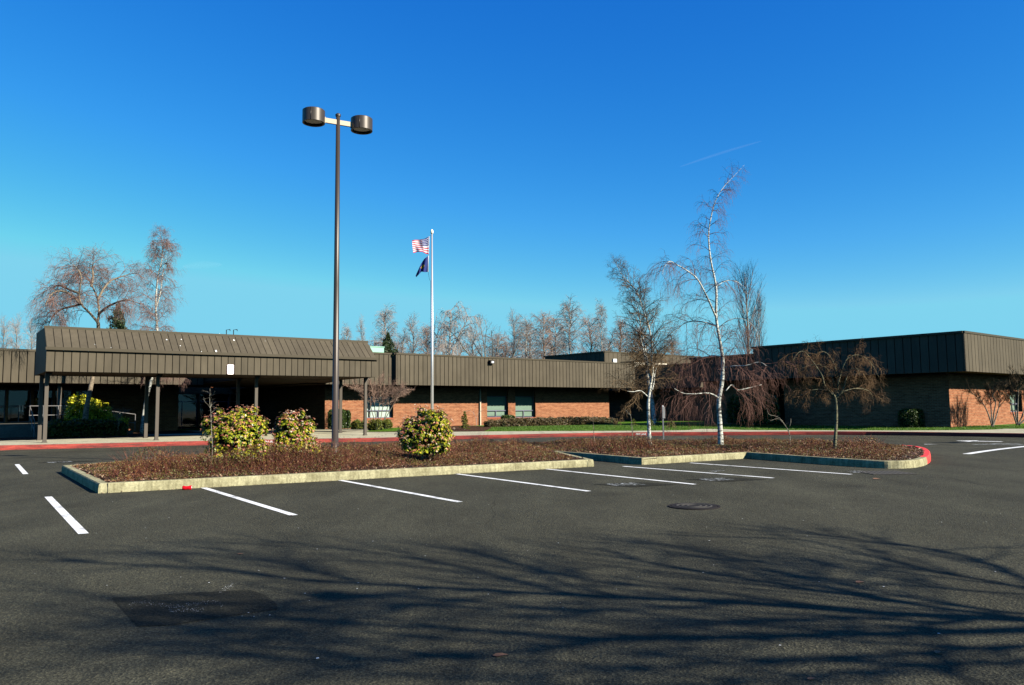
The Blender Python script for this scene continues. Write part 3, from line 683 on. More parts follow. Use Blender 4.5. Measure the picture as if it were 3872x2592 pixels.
def wing(t, P, s0, s1, D, ez, tz, ov, segs=None, ops=(), pw=0.40, zb=-0.6, cap=0.13, walls=True):
    """ov = (front, back, left, right) overhangs; segs = [(sa, sb, overhang)] for the front fascia."""
    of, ob, ol, orr = ov; segs = segs or [(s0 - ol, s1 + orr, of)]
    if walls:
        mb = MB(); wall_open(mb, P, s0, s1, zb, ez + 0.2, list(ops))
        for q in ([P.at(s0 + .002, zb, -.3), P.at(s0 + .002, zb, -D), P.at(s0 + .3, zb, -D), P.at(s0 + .3, zb, -.3)], [P.at(s1 - .3, zb, -.3), P.at(s1 - .3, zb, -D), P.at(s1 - .002, zb, -D), P.at(s1 - .002, zb, -.3)], [P.at(s0, zb, -D), P.at(s0, zb, -D - .3), P.at(s1, zb, -D - .3), P.at(s1, zb, -D)]):
            mb.prism(q, [p + UP * (ez + .2 - zb) for p in q])
        uvwall(mb.build('wall', M['brick'], t))
    mb = MB(); cp = MB(); tz_ = tz - cap
    for a, b, o in segs: siding(mb, P.at(a, ez, o), P.at(b, ez, o), P.at(a, tz_, o), P.at(b, tz_, o), pw)
    fl = segs[0]; fr = segs[-1]
    siding(mb, P.at(fl[0], ez, -D - ob), P.at(fl[0], ez, fl[2]), P.at(fl[0], tz_, -D - ob), P.at(fl[0], tz_, fl[2]), pw)
    siding(mb, P.at(fr[1], ez, fr[2]), P.at(fr[1], ez, -D - ob), P.at(fr[1], tz_, fr[2]), P.at(fr[1], tz_, -D - ob), pw)
    siding(mb, P.at(fr[1], ez, -D - ob), P.at(fl[0], ez, -D - ob), P.at(fr[1], tz_, -D - ob), P.at(fl[0], tz_, -D - ob), pw)
    for (a, b, o), (a2, b2, o2) in zip(segs[:-1], segs[1:]):
        siding(mb, P.at(b, ez, min(o, o2)), P.at(b, ez, max(o, o2)), P.at(b, tz_, min(o, o2)), P.at(b, tz_, max(o, o2)), 1.0, 0.01)
    mb.build('fascia', M['siding'], t)
    ring_ = []
    for a, b, o in segs: ring_ += [(a, o), (b, o)]
    ring_ += [(fr[1], -D - ob), (fl[0], -D - ob)]
    for i in range(len(ring_)):
        (a, o), (b, q) = ring_[i], ring_[(i + 1) % len(ring_)]
        if abs(a - b) + abs(o - q) < 1e-6: continue
        cp.bar(P.at(a, tz - cap / 2, o - .06), P.at(b, tz - cap / 2, q - .06), 0.2, cap)
    cp.build('roof_trim', M['trim'], t)
    mb = MB()
    for a, b, o in segs: q = [P.at(a + .03, ez + .03, o - .03), P.at(b - .03, ez + .03, o - .03), P.at(b - .03, ez + .03, -D - ob + .03), P.at(a + .03, ez + .03, -D - ob + .03)]; mb.prism(q, [p + UP * .06 for p in q])
    mb.build('soffit', M['soffit'], t)
    mb = MB()
    for a, b, o in segs: q = [P.at(a + .16, tz - .28, o - .16), P.at(b - .16, tz - .28, o - .16), P.at(b - .16, tz - .28, -D - ob + .16), P.at(a + .16, tz - .28, -D - ob + .16)]; mb.prism(q, [p + UP * .1 for p in q])
    mb.build('roof', M['roof'], t)
def window(t, P, a, b, z0, z1, zm, blind, rec=0.26, split=0.5):
    w_ = MB(); f = 0.05
    for za, zb_ in ((z0, z0 + f), (z1 - f, z1), (zm - f * .6, zm + f * .6)): w_.prism([P.at(a, za, -rec), P.at(b, za, -rec), P.at(b, zb_, -rec), P.at(a, zb_, -rec)], [P.at(a, za, -rec - .07), P.at(b, za, -rec - .07), P.at(b, zb_, -rec - .07), P.at(a, zb_, -rec - .07)])
    mid = a + (b - a) * split
    for sa, za, zb_ in ((a, z0 + f, z1 - f), (b - f, z0 + f, z1 - f), (mid - f / 2, z0 + f, zm - f * .6)): w_.prism([P.at(sa, za, -rec - .002), P.at(sa + f, za, -rec - .002), P.at(sa + f, zb_, -rec - .002), P.at(sa, zb_, -rec - .002)], [P.at(sa, za, -rec - .068), P.at(sa + f, za, -rec - .068), P.at(sa + f, zb_, -rec - .068), P.at(sa, zb_, -rec - .068)])
    wo = w_.build('window', M['frame'], t)
    g = MB(); g.poly([P.at(a, z0, -rec - .035), P.at(b, z0, -rec - .035), P.at(b, z1, -rec - .035), P.at(a, z1, -rec - .035)]); g.build('pane', M['glass'], wo)
    bl = MB(); bl.poly([P.at(a, z0 + (.1 if blind is M['blind'] else 0), -rec - .12), P.at(b, z0 + (.1 if blind is M['blind'] else 0), -rec - .12), P.at(b, z1, -rec - .12), P.at(a, z1, -rec - .12)]); bl.build('blind', blind, wo)
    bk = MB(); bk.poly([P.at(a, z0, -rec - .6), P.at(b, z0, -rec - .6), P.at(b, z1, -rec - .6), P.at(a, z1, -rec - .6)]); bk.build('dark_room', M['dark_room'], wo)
    sl_ = MB(); sl_.prism([P.at(a - .05, z0 - .14, .035), P.at(b + .05, z0 - .14, .035), P.at(b + .05, z0 - .03, .035), P.at(a - .05, z0 - .03, .035)], [P.at(a - .05, z0 - .14, -rec), P.at(b + .05, z0 - .14, -rec), P.at(b + .05, z0 - .005, -rec), P.at(a - .05, z0 - .005, -rec)]); sl_.build('sill', M['sill'], wo)
    return wo
def pipe(t, P, s, z0, z1, out=.12, r=.055, m=None, name='downpipe'):
    mb = MB(); mb.box(P.at(s, (z0 + z1) / 2, out), P.u * r, P.n * r * .8, UP * (z1 - z0) / 2)
    for z in (z0 + .5, z1 - .6): mb.box(P.at(s, z, out / 2), P.u * r * 1.2, P.n * out / 2, UP * .03)
    return mb.build(name, m or M['arm'], t)
EZ, TZ = 3.34, 5.76
# main wing
uM = Vector((math.cos(R(39.6)), math.sin(R(39.6)), 0)); pf = atd(1490, 1457, 59.0)
OV = 1.9; n_ = Vector((uM.y, -uM.x, 0)); PM = Plane(Vector((pf.x, pf.y, 0)) - n_ * OV, uM); PMf = Plane(PM.o + n_ * OV, uM)
sL = PM.hit(1228, 1600)[0]; sR = PM.hit(2304, 1580)[0]; sStep = PMf.hit(1487, 1400)[0]; sFr = PMf.hit(2390, 1400)[0]; sFl = PMf.hit(1165, 1450)[0]
main = thing('school_wing', PM.at((sL + sR) / 2, 0), 'long lit brick school wing with brown metal fascia behind the flagpole', 'school building')
W = []
for (x0, x1, yb, yt, ym) in ((1842, 1922, 1578, 1499, 1553.5), (1949, 2025, 1579, 1500, 1553)):
    W.append((PM.hit(x0, 1550)[0], PM.hit(x1, 1550)[0], PM.hit((x0 + x1) / 2, yb)[1], PM.hit((x0 + x1) / 2, yt)[1], PM.hit((x0 + x1) / 2, ym)[1]))
W.append((PM.hit(1384, 1550)[0], PM.hit(1487, 1550)[0], PM.hit(1440, 1581)[1], PM.hit(1440, 1499)[1], PM.hit(1440, 1553)[1]))
wing(main, PM, sL, sR, 22, EZ, TZ, (OV, 0, sL - sFl, sFr - sR), segs=[(sFl, sStep, OV - .02), (sStep, sFr, OV + .4)], ops=[(a, b, z0, EZ + .1) for a, b, z0, z1, zm in W])
for i, (a, b, z0, z1, zm) in enumerate(W):
    window(main, PM, a, b, z0, z1, zm, M['blind_white'] if i == 2 else M['blind'])
    mb = MB(); mb.prism([P_ for P_ in (PM.at(a, z1 + .003, -.2), PM.at(b, z1 + .003, -.2), PM.at(b, EZ + .03, -.2), PM.at(a, EZ + .03, -.2))], [P_ for P_ in (PM.at(a, z1 + .003, -.28), PM.at(b, z1 + .003, -.28), PM.at(b, EZ + .03, -.28), PM.at(a, EZ + .03, -.28))]); mb.build('spandrel_panel', M['trim'], main)
    if i == 2:                                  # white blind is interrupted by a dark gap
        s_ = a + (b - a) * .2; mb = MB(); mb.poly([PM.at(s_ - .09, z0, -.34), PM.at(s_ + .09, z0, -.34), PM.at(s_ + .09, z1, -.34), PM.at(s_ - .09, z1, -.34)]); mb.build('curtain_gap', M['dark_room'], main)
pipe(main, PM, PM.hit(1813, 1550)[0], 0.0, EZ)
s_, z_ = PMf.hit(1843, 1371); fl = thing('security_floodlight', PMf.at(s_, z_, .5), 'small black floodlight on the fascia above the windows', 'floodlight')
mb = MB(); mb.box(PMf.at(s_, z_, .56), PMf.u * .22, PMf.n * .12, UP * .14); mb.bar(PMf.at(s_, z_, .4), PMf.at(s_, z_, .5), .08); mb.build('housing', M['iron'], fl)
mb = MB(); mb.box(PMf.at(s_ + .03, z_ - .01, .685), PMf.u * .12, PMf.n * .006, UP * .08); mb.build('lens', M['bird'], fl)
# right wing: lit front, dark side
uR = Vector((math.cos(R(39.5)), math.sin(R(39.5)), 0)); c0 = atd(3596, 1612, 48.0); PR = Plane((c0.x, c0.y, 0), uR); vR = -PR.n
rw = thing('school_wing', PR.at(6, 0, -4), 'nearest brick school wing at the right with a tall ribbed fascia and shaded side', 'school building')
OR = 1.65; eR = 3.42; tR = 5.80
a, b = PR.hit(3821, 1550)[0], PR.hit(3862, 1550)[0] + .25; z0, z1 = PR.hit(3840, 1558)[1], PR.hit(3840, 1480)[1]; zm = PR.hit(3840, 1528)[1]
wing(rw, PR, 0, 26, 10.9, eR, tR, (OR, OR, OR, OR), ops=[(a, b, z0, z1)], pw=0.5)
window(rw, PR, a, b, z0, z1, zm, M['blind'])
PB = Plane(PR.at(0, 0, -14.3 + OR), uR)
bw = thing('school_wing', PB.at(6, 0, -2), 'short shaded wing behind the tall birch, its roof a step lower than the right wing', 'school building')
wing(bw, PB, 0.3, 22, 5.55, eR, 5.3, (0, 0, OR + .3, 0), pw=0.45)
fa = atd(2636, 1372, 75.0); PA = Plane((fa.x + uR.x * OR, fa.y + uR.y * OR, 0), uR)
aw = thing('school_wing', PA.at(5, 0, -6), 'shaded wing at the back of the courtyard between the two birches', 'school building')
wing(aw, PA, 0, 22, 16, EZ, fa.z, (0, 0, OR, 0), pw=0.45)
Pas = Plane(PA.at(0, 0), -PA.n); mb = MB(); s_ = None
pp = Plane(PR.at(0, 0, -10), -PR.n)
for px in (2588,):
    P2 = Plane(PA.at(0, 0, 0), -PA.n); s2, z2 = P2.hit(px, 1550); q = P2.at(s2, 0, -.12); mb = MB(); mb.box((q.x, q.y, 1.6), (.05, 0, 0), (0, .05, 0), (0, 0, 1.7)); mb.build('downpipe', M['trim'], aw)
# louvred screen and cream units on the roofs
def roofbox(name, px0, px1, py0, py1, Y, dep, m, label, cat, zb=5.0, parts=None):
    a, b = atd(px0, py0, Y), atd(px1, py0, Y); t = thing(name, (a.x, a.y, zb), label, cat); d = Vector((math.cos(R(40)), math.sin(R(40)), 0)); q = Vector((-d.y, d.x, 0))
    Wd = (b.x - a.x) / (d.x - d.y * b.x / b.y); z1 = a.z; mb = MB(); mb.box(a + d * Wd / 2 + q * dep / 2 + Vector((0, 0, (zb - z1) / 2)), d * Wd / 2, q * dep / 2, UP * (z1 - zb) / 2)
    mb.box(a + d * Wd / 2 + q * dep / 2 + Vector((0, 0, .03)), d * (Wd / 2 + .05), q * (dep / 2 + .05), UP * .03); mb.build('casing', m, t); return t, a, d, q, Wd, z1
t, a, d, q, Wd, z1 = roofbox('louvred_screen', 2398, 2519, 1368, 1390, 86, 2.0, M['trim'], 'cream louvred vent screen on the roof behind the smaller birch', 'roof vent', 5.3)
mb = MB()
for i in range(6): zz_ = z1 - .08 - i * .13; mb.prism([a * 1 + d * 0 - q * .02 + UP * (zz_ - z1), a + d * Wd - q * .02 + UP * (zz_ - z1), a + d * Wd - q * .10 + UP * (zz_ - z1 - .07), a - q * .10 + UP * (zz_ - z1 - .07)], [a - q * .02 + UP * (zz_ - z1 - .02), a + d * Wd - q * .02 + UP * (zz_ - z1 - .02), a + d * Wd - q * .10 + UP * (zz_ - z1 - .09), a - q * .10 + UP * (zz_ - z1 - .09)])
mb.build('louvre', M['cream'], t)
roofbox('roof_unit', 2733, 2779, 1347, 1360, 72, 2.0, M['cream'], 'cream rooftop unit showing right of the tall birch trunk', 'roof unit', 5.0)
roofbox('roof_unit', 1400, 1452, 1312, 1334, 66, 2.5, M['mint'], 'mint green rooftop unit above the end of the canopy', 'roof unit', 5.3)
# gymnasium block behind
pg = atd(2285, 1328, 92.0); PG = Plane((pg.x, pg.y, 0), uM); gy_ = thing('gymnasium', PG.at(8, 0, -8), 'taller flat roofed block rising behind the main wing', 'school building'); sg = PG.hit(2650, 1350)[0]
Lb = 0; 
for k in range(400):
    Lb = k * .25; p = PG.at(0, pg.z, -Lb); 
    if (p.x / p.y) < (2064 - 1936) / F: break
wing(gy_, PG, 0.02, sg, Lb, 5.0, pg.z, (.02, .02, .02, .02), pw=0.75, cap=.16)
q = PG.hit(2322, 1365); mb = MB(); mb.box(PG.at(q[0], q[1], .1), PG.u * .3, PG.n * .08, UP * .22); mb.build('wall_light', M['bird'], gy_)
mb = MB(); s1_, z1_ = PG.hit(2618, 1350); s2_, _z = PG.hit(2636, 1350); mb.box(PG.at((s1_ + s2_) / 2, z1_ - .9, .3), PG.u * (s2_ - s1_) / 2, PG.n * .25, UP * .8); mb.build('vent_duct', M['bird'], gy_)

# left wing
uL = Vector((math.cos(R(41)), math.sin(R(41)), 0)); pl = atd(300, 1451.5, 48.2); nL = Vector((uL.y, -uL.x, 0)); PLf = Plane((pl.x, pl.y, 0), uL); PL = Plane(PLf.o - nL * 5.0, uL)
s0 = PLf.hit(-420, 1440)[0]; s1 = PLf.hit(770, 1440)[0]; lw = thing('school_wing', PLf.at((s0 + s1) / 2, 0), 'brick wing at the far left with a shaded porch, behind the canopy', 'school building')  # right end run on out of sight to keep sun off the porch wall
zt = atd(100, 1321, PLf.at(PLf.hit(100, 1321)[0], 0).y).z
ops = []
for (x0, x1) in ((-330, -230), (-220, -130), (-120, -50), (-40, 22), (30, 118), (126, 200), (208, 275), (283, 345)): ops.append((PL.hit(x0, 1550)[0], PL.hit(x1, 1550)[0], 0.9, 3.0))  # doors and end panes, plus openings added near-black for the porch shade
wing(lw, PL, s0, s1, 16, 3.29, zt, (5.0, 0, 0, 0), ops=ops, pw=.40)
for i, (a, b, z0, z1) in enumerate(ops):
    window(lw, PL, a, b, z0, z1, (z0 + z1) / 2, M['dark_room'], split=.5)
mb = MB(); q = PLf.at(PLf.hit(231, 1500)[0], 0, -.5); mb.tube([(q.x, q.y, 0), (q.x, q.y, 3.35)], .125, 16); mb.build('column', M['post'], lw, smooth=True)
for x in (76, 88):
    s_, z_ = PL.hit(x, 1545); mb = MB(); mb.box(PL.at(s_, z_, -.2), PL.u * .03, PL.n * .02, UP * .2); mb.build('door_handle', M['steel'], lw)
# raised porch, steps, ramp and railings
pz = 0.86; sp1 = PLf.hit(268, 1500)[0]; mb = MB(); q = [PLf.at(s0, -.6, .35), PLf.at(sp1, -.6, .35), PLf.at(sp1, -.6, -4.99), PLf.at(s0, -.6, -4.99)]; mb.prism(q, [p + UP * (pz + .6) for p in q])
porch = thing('porch', PLf.at((s0 + sp1) / 2, 0), 'raised concrete porch with steps at the far left under the shaded eave', 'porch'); mb.build('platform', M['walk_shaded'], porch)
sst = PLf.hit(122, 1600)[0]; mb = MB()
for i in range(5):
    z = pz - .165 * (i + 1); o = .35 + .36 * i; q = [PLf.at(s0, -.6, o + .001), PLf.at(sst, -.6, o + .001), PLf.at(sst, -.6, o + .36), PLf.at(s0, -.6, o + .36)]; mb.prism(q, [p + UP * (z + .6) for p in q])
mb.build('steps', M['walk_shaded'], porch)
def railing(P, pts, label, posts, bars=2, r=.021, name='railing'):
    """pts: [(s, out, z)] floor line; posts at given fractions."""
    V3 = [P.at(s, z, o) for s, o, z in pts]; t = thing(name, V3[0], label, 'railing', 'metal railings of the porch and ramp')
    for k in range(bars):
        h = (1.05, .5, .1)[k]; mb = MB(); mb.tube([p + UP * h for p in V3], r, 6); mb.build('rail', M['rail'], t)
    for a in V3: mb = MB(); mb.tube([a, a + UP * 1.05], r, 6); mb.build('post', M['rail'], t)
    for f in posts:
        for a, b in zip(V3[:-1], V3[1:]):
            p = a.lerp(b, f); mb = MB(); mb.tube([p, p + UP * 1.05], r * .9, 6); mb.build('post', M['rail'], t)
    return t
h = lambda x: PLf.hit(x, 1560)[0]
railing(PLf, [(h(108), .3, pz), (h(160), .3, pz), (h(216), .3, pz), (h(262), .3, pz)], 'grey metal railing along the raised porch edge beside the round column', ())
railing(PLf, [(h(108), .3, pz), (h(108) - .05, 2.2, -.0)], 'short grey handrail running down beside the porch steps', (.5,))
ramp_t = thing('ramp', PLf.at(h(380), 0, 2), 'concrete ramp descending to the right from the porch', 'ramp'); mb = MB()
q = [PLf.at(h(262), pz, .36), PLf.at(h(500), .3, .36), PLf.at(h(500), .3, -1.2), PLf.at(h(262), pz, -1.2)]; mb.prism([Vector((p.x, p.y, -.5)) for p in q], q); mb.build('slab', M['walk_shaded'], ramp_t)
railing(PLf, [(h(270), .3, pz), (h(320), .3, .74), (h(385), .3, .58), (h(448), .3, .44), (h(507), .3, .3)], 'grey metal handrail sloping down the ramp behind the yellow shrubs', ())
# entry recess wall behind the covered walk
ew = thing('school_wing', (-22, 66, 0), 'dark recessed entrance wing under the covered walk', 'school building')
PE = Plane((-30.0, 61.0, 0), uM); eo = [(.4 + 2.55 * i, 2.85 + 2.55 * i, .05, 2.95) for i in range(6)]; wing(ew, PE, 0, 16, 10, 3.5, 5.0, (.02, 0, 0, 0), ops=eo)  # entrance glazing widened and backed near-black, recess shade put into its colour
for a, b, z0, z1 in eo: window(ew, PE, a, b, z0, z1, 2.3, M['dark_room'])
q = atd(1000, 1262, 66); mb = MB(); PH = Plane((q.x - 4, q.y, 0), uM)
sa, sb = PH.hit(880, 1262)[0], PH.hit(1203, 1270)[0]; zt2 = q.z
up = thing('raised_roof', PH.at((sa + sb) / 2, 5, 0), 'low flat dark roof showing above the canopy ridge', 'roof'); mb.prism([PH.at(sa + .4, 4.9, 0), PH.at(sb, 4.9, 0), PH.at(sb, 4.9, -6), PH.at(sa + .4, 4.9, -6)], [PH.at(sa + 1.0, zt2, 0), PH.at(sb, zt2, 0), PH.at(sb, zt2, -6), PH.at(sa + 1.0, zt2, -6)]); mb.build('roof', M['trim'], up)
for (x, l) in ((856, 'left'), (883, 'right')):
    p = atd(x, 1262, 60); t_ = atd(x, 1248, 60); mb = MB(); mb.tube([(p.x, p.y, 4.9), (p.x, p.y, t_.z), (p.x + .28, p.y, t_.z + .02), (p.x + .28, p.y, t_.z - .1)], .035, 6)
    tag(mb.build('roof_vent_pipe', M['iron']), 'thin bent vent pipe over the canopy ridge, the %s one of two' % l, 'vent pipe', 'vent pipes over the canopy')

# ------------------------------------------------------------------ entrance canopy
f0 = atd(173, 1403, 36.2); f1 = atd(1424, 1431, 46.2); ce = 3.42; uC = Vector((f1.x - f0.x, f1.y - f0.y, 0)); LC = uC.length; PC = Plane((f0.x, f0.y, 0), uC); cg = 4.52; ct = 5.62; DB = 5.2; SB = 1.25
cn_ = thing('entrance_canopy', PC.at(LC / 2, 0, -DB / 2), 'long brown metal entrance canopy on square posts behind the parking lot', 'canopy')
mb = MB(); siding(mb, PC.at(0, ce), PC.at(LC, ce), PC.at(0, cg - .1), PC.at(LC, cg - .1), .345, .035, .07, .12)
siding(mb, PC.at(LC, ce, -DB), PC.at(0, ce, -DB), PC.at(LC, cg - .1, -DB), PC.at(0, cg - .1, -DB), .345, .035, .07, .12); mb.build('fascia', M['siding'], cn_)
mb = MB(); siding(mb, PC.at(0, cg + .02, -.02), PC.at(LC, cg + .02, -.02), PC.at(0, ct - .05, -SB), PC.at(LC, ct - .05, -SB), .345, .03, .05, .10)
mb.build('roof_slope', M['siding'], cn_)
mb = MB(); mb.box(PC.at(LC / 2, cg - .03, .05), PC.u * (LC / 2 + .05), PC.n * .09, UP * .07); mb.build('gutter', M['trim'], cn_)
mb = MB(); mb.box(PC.at(LC / 2, ct - .02, -SB - .03), PC.u * (LC / 2 + .03), PC.n * .07, UP * .06); mb.build('ridge_cap', M['trim'], cn_)
mb = MB(); q = [PC.at(0.02, ct - .12, -SB), PC.at(LC - .02, ct - .12, -SB), PC.at(LC - .02, ct - .12, -DB + .02), PC.at(.02, ct - .12, -DB + .02)]; mb.prism(q, [p + UP * .08 for p in q]); mb.build('roof', M['roof'], cn_)
for s_ in (0.0, LC - .08):
    mb = MB(); pr = [(ce, -.15), (cg, -.15), (ct - .1, -SB - .12), (ct - .02, -SB - .15), (ct - .02, -DB + .13), (ce, -DB + .13)]
    mb.prism([PC.at(s_, z, o) for z, o in pr], [PC.at(s_ + .08, z, o) for z, o in pr])
    pr = [(ce, -.001), (cg - .02, -.001), (ct - .06, -SB + .0), (ct - .1, -SB - .12), (cg, -.15), (ce, -.15)]
    mb.prism([PC.at(s_, z, o) for z, o in pr], [PC.at(s_ + .08, z, o) for z, o in pr])
    mb.build('end_panel', M['siding'], cn_)
mb = MB(); q = [PC.at(.09, ce + .02, -.13), PC.at(LC - .09, ce + .02, -.13), PC.at(LC - .09, ce + .02, -DB + .13), PC.at(.09, ce + .02, -DB + .13)]; mb.prism(q, [p + UP * .05 for p in q]); mb.build('soffit', M['soffit'], cn_)
# white specks of bird lime on the slope
mb = MB(); sn = PC.at(0, ct - .05, -SB) - PC.at(0, cg + .02, -.02); sn = sn.cross(PC.u).normalized() * -1; 
if sn.z < 0: sn = -sn
for (px, py, r_) in ((630, 1285, .09), (686, 1284, .08), (682, 1308, .06), (885, 1287, .12), (817, 1328, .14), (870, 1272, .05), (762, 1330, .05), (359, 1303, .04), (420, 1315, .04), (1003, 1290, .04), (830, 1262, .04)):
    d = ray(px, py); o_ = PC.at(0, cg + .02, -.02) + sn * .006; e_ = Vector((0, 0, EYE)); t_ = (o_ - e_).dot(sn) / d.dot(sn); p = e_ + d * t_; a_ = PC.u; b_ = sn.cross(a_)
    r_ *= .6; mb.poly([p + a_ * math.cos(k) * r_ * r2.uniform(.4, .8) + b_ * math.sin(k) * r_ * r2.uniform(.7, 1.3) for k in [i * 6.283 / 7 for i in range(7)]])
mb.build('bird_dropping', M['bird'], cn_, kind='stuff')
# covered walk running back from the canopy
lk = thing('covered_walk', (-17, 54, 0), 'covered walk with brown fascia running back from the canopy to the entrance', 'covered walk')
kA = atd(893, 1435, 47.6); kB = atd(784, 1448, 52.8); dl = (kB - kA); dl.z = 0; dl.normalize(); kA = Vector((kA.x, kA.y, 0)); kE = kA + dl * 17; LT = 5.5  # top LT raised out of sight to throw more shade on the wing behind
r0 = PC.at(LC, 0, -DB); kC = Vector((PM.at(sL, 0).x - .25, PM.at(sL, 0).y, 0)); kD = kC + Vector((-uM.y, uM.x, 0)) * 9
kA0 = PC.at((kA - PC.o).dot(PC.u), 0, -DB)
mb = MB(); q = [kA0, r0, kC, kD, kE]; mb.prism([p + UP * ce for p in q], [p + UP * (ce + .1) for p in q]); mb.build('soffit', M['soffit'], lk)
mb = MB(); siding(mb, kE + UP * (ce - .02), kA0 + UP * (ce - .02), kE + UP * LT, kA0 + UP * LT, .35)
siding(mb, r0 + UP * (ce - .02), kC + UP * (ce - .02), r0 + UP * LT, kC + UP * LT, .35); mb.build('fascia', M['siding'], lk)
mb = MB(); mb.prism([p + UP * (LT - .2) for p in q], [p + UP * (LT - .1) for p in q]); mb.build('roof', M['roof'], lk)
def post(P, s, o, zb, zt_, t, w=.16):
    mb = MB(); c_ = P.at(s, (zb + zt_) / 2, o); mb.box(c_, P.u * w / 2, P.n * w / 2, UP * (zt_ - zb) / 2)
    k = P.at(s, zt_, o); mb.prism([k + P.u * w / 2 + P.n * w / 2.2, k + P.u * (w / 2 + .16) + P.n * w / 2.2, k + P.u * w / 2 + P.n * w / 2.2 - UP * .22], [k + P.u * w / 2 - P.n * w / 2.2, k + P.u * (w / 2 + .16) - P.n * w / 2.2, k + P.u * w / 2 - P.n * w / 2.2 - UP * .22])
    mb.box(P.at(s, zb + .03, o), P.u * (w / 2 + .03), P.n * (w / 2 + .03), UP * .02)
    return mb.build('post', M['post'], t)
Pfr = Plane(PC.at(0, 0, -1.15), PC.u); Prr = Plane(PC.at(0, 0, -4.2), PC.u)
for x in (173, 594, 967, 1381): s_ = Pfr.hit(x, 1550)[0]; p = Pfr.at(s_, 0); post(Pfr, s_, 0, GH(p.x, p.y), ce, cn_)
for x in (153, 553, 899): s_ = Prr.hit(x, 1550)[0]; p = Prr.at(s_, 0); post(Prr, s_, 0, GH(p.x, p.y), ce, cn_, .17)
PK = Plane(r0, kC - r0)
for x in (1295, 1159): s_ = PK.hit(x, 1550)[0]; s_ = max(-1, s_); p = PK.at(s_, 0, -.12); post(PK, s_, -.12, GH(p.x, p.y), ce, lk, .17)
# sign hanging on the fascia
sa, za = PC.hit(857, 1417); sb, zb_ = PC.hit(884, 1379); wd = (sb - sa) / 2; hg = (zb_ - za) / 2; sc = PC.at((sa + sb) / 2, (za + zb_) / 2, .03)
def rounded(c, ux, uy, w, h, r, n=5):
    o = []
    for cx_, cy_, a0 in ((w - r, h - r, 0), (-w + r, h - r, 90), (-w + r, -h + r, 180), (w - r, -h + r, 270)):
        for i in range(n + 1): a = R(a0 + 90 * i / n); o.append(c + ux * (cx_ + r * math.cos(a)) + uy * (cy_ + r * math.sin(a)))
    return o
sg_ = thing('notice_sign', sc, 'white round cornered notice sign fixed to the canopy fascia', 'sign')
q = rounded(sc, PC.u, UP, wd, hg, .06); mb = MB(); mb.prism([p + PC.n * .02 for p in q], [p - PC.n * .025 for p in q]); mb.build('board', M['sign_edge'], sg_)
q = rounded(sc + PC.n * .022, PC.u, UP, wd - .012, hg - .012, .055); mb = MB(); mb.prism([p + PC.n * .004 for p in q], q); mb.build('face', M['sign'], sg_)
mb = MB(); rs = random.Random(3)
for (zf_, ln_) in ((.68, .62), (.46, .06), (.24, .66), (.04, .34), (-.18, .78), (-.40, .30), (-.62, .42)):
    x_ = -ln_ * wd; mb = MB()
    while x_ < ln_ * wd:
        l_ = rs.uniform(.015, .04); mb.poly([sc + PC.n * .028 + PC.u * (x_ + dx_) + UP * (zf_ * hg + dz_) for dx_, dz_ in ((0, 0), (l_, 0), (l_, .03), (0, .03))]); x_ += l_ + .014
    mb.build('lettering', M['sign_ink'], sg_)
pass
#==KERBTEXT==
def text_on(s, p, xdir, up, size, m, name, parent, out):
    cu = bpy.data.curves.new(name, 'FONT'); cu.body = s; cu.size = size; cu.offset = size * .004; tmp = bpy.data.objects.new('tmp', cu); COL.objects.link(tmp)
    bpy.context.view_layer.update(); me = bpy.data.meshes.new_from_object(tmp.evaluated_get(bpy.context.evaluated_depsgraph_get())); bpy.data.objects.remove(tmp)
    for v in me.vertices: c = v.co; v.co = p + xdir * c.x + up * c.y + out * .012
    me.materials.append(m); o = link(name, me, parent); return o
def kerb_text(s, xa, xb, py, parent):
    x0 = atg(xa, py).x; x1 = atg(xb, py).x; p0 = Vector((x0, yk(x0), gz(x0, yk(x0)))); p1 = Vector((x1, yk(x1), gz(x1, yk(x1)))); d = (p1 - p0); Ln = d.length; d.normalize(); out = Vector((d.y, -d.x, 0)).normalized()
    o = text_on(s, p0 + UP * .045, d, UP, .155, M['bird'], 'painted_lettering', parent, out)
    ws = [v.co.dot(d) for v in o.data.vertices]; w0, w1 = min(ws), max(ws); k = Ln / (w1 - w0)
    for v in o.data.vertices: q = v.co; v.co = q + d * ((q.dot(d) - w0) * (k - 1))
kerb_text('FIRE LANE', 2391, 2430, 1646, rk); kerb_text('NO PARKING', 975, 1070, 1678, rk)
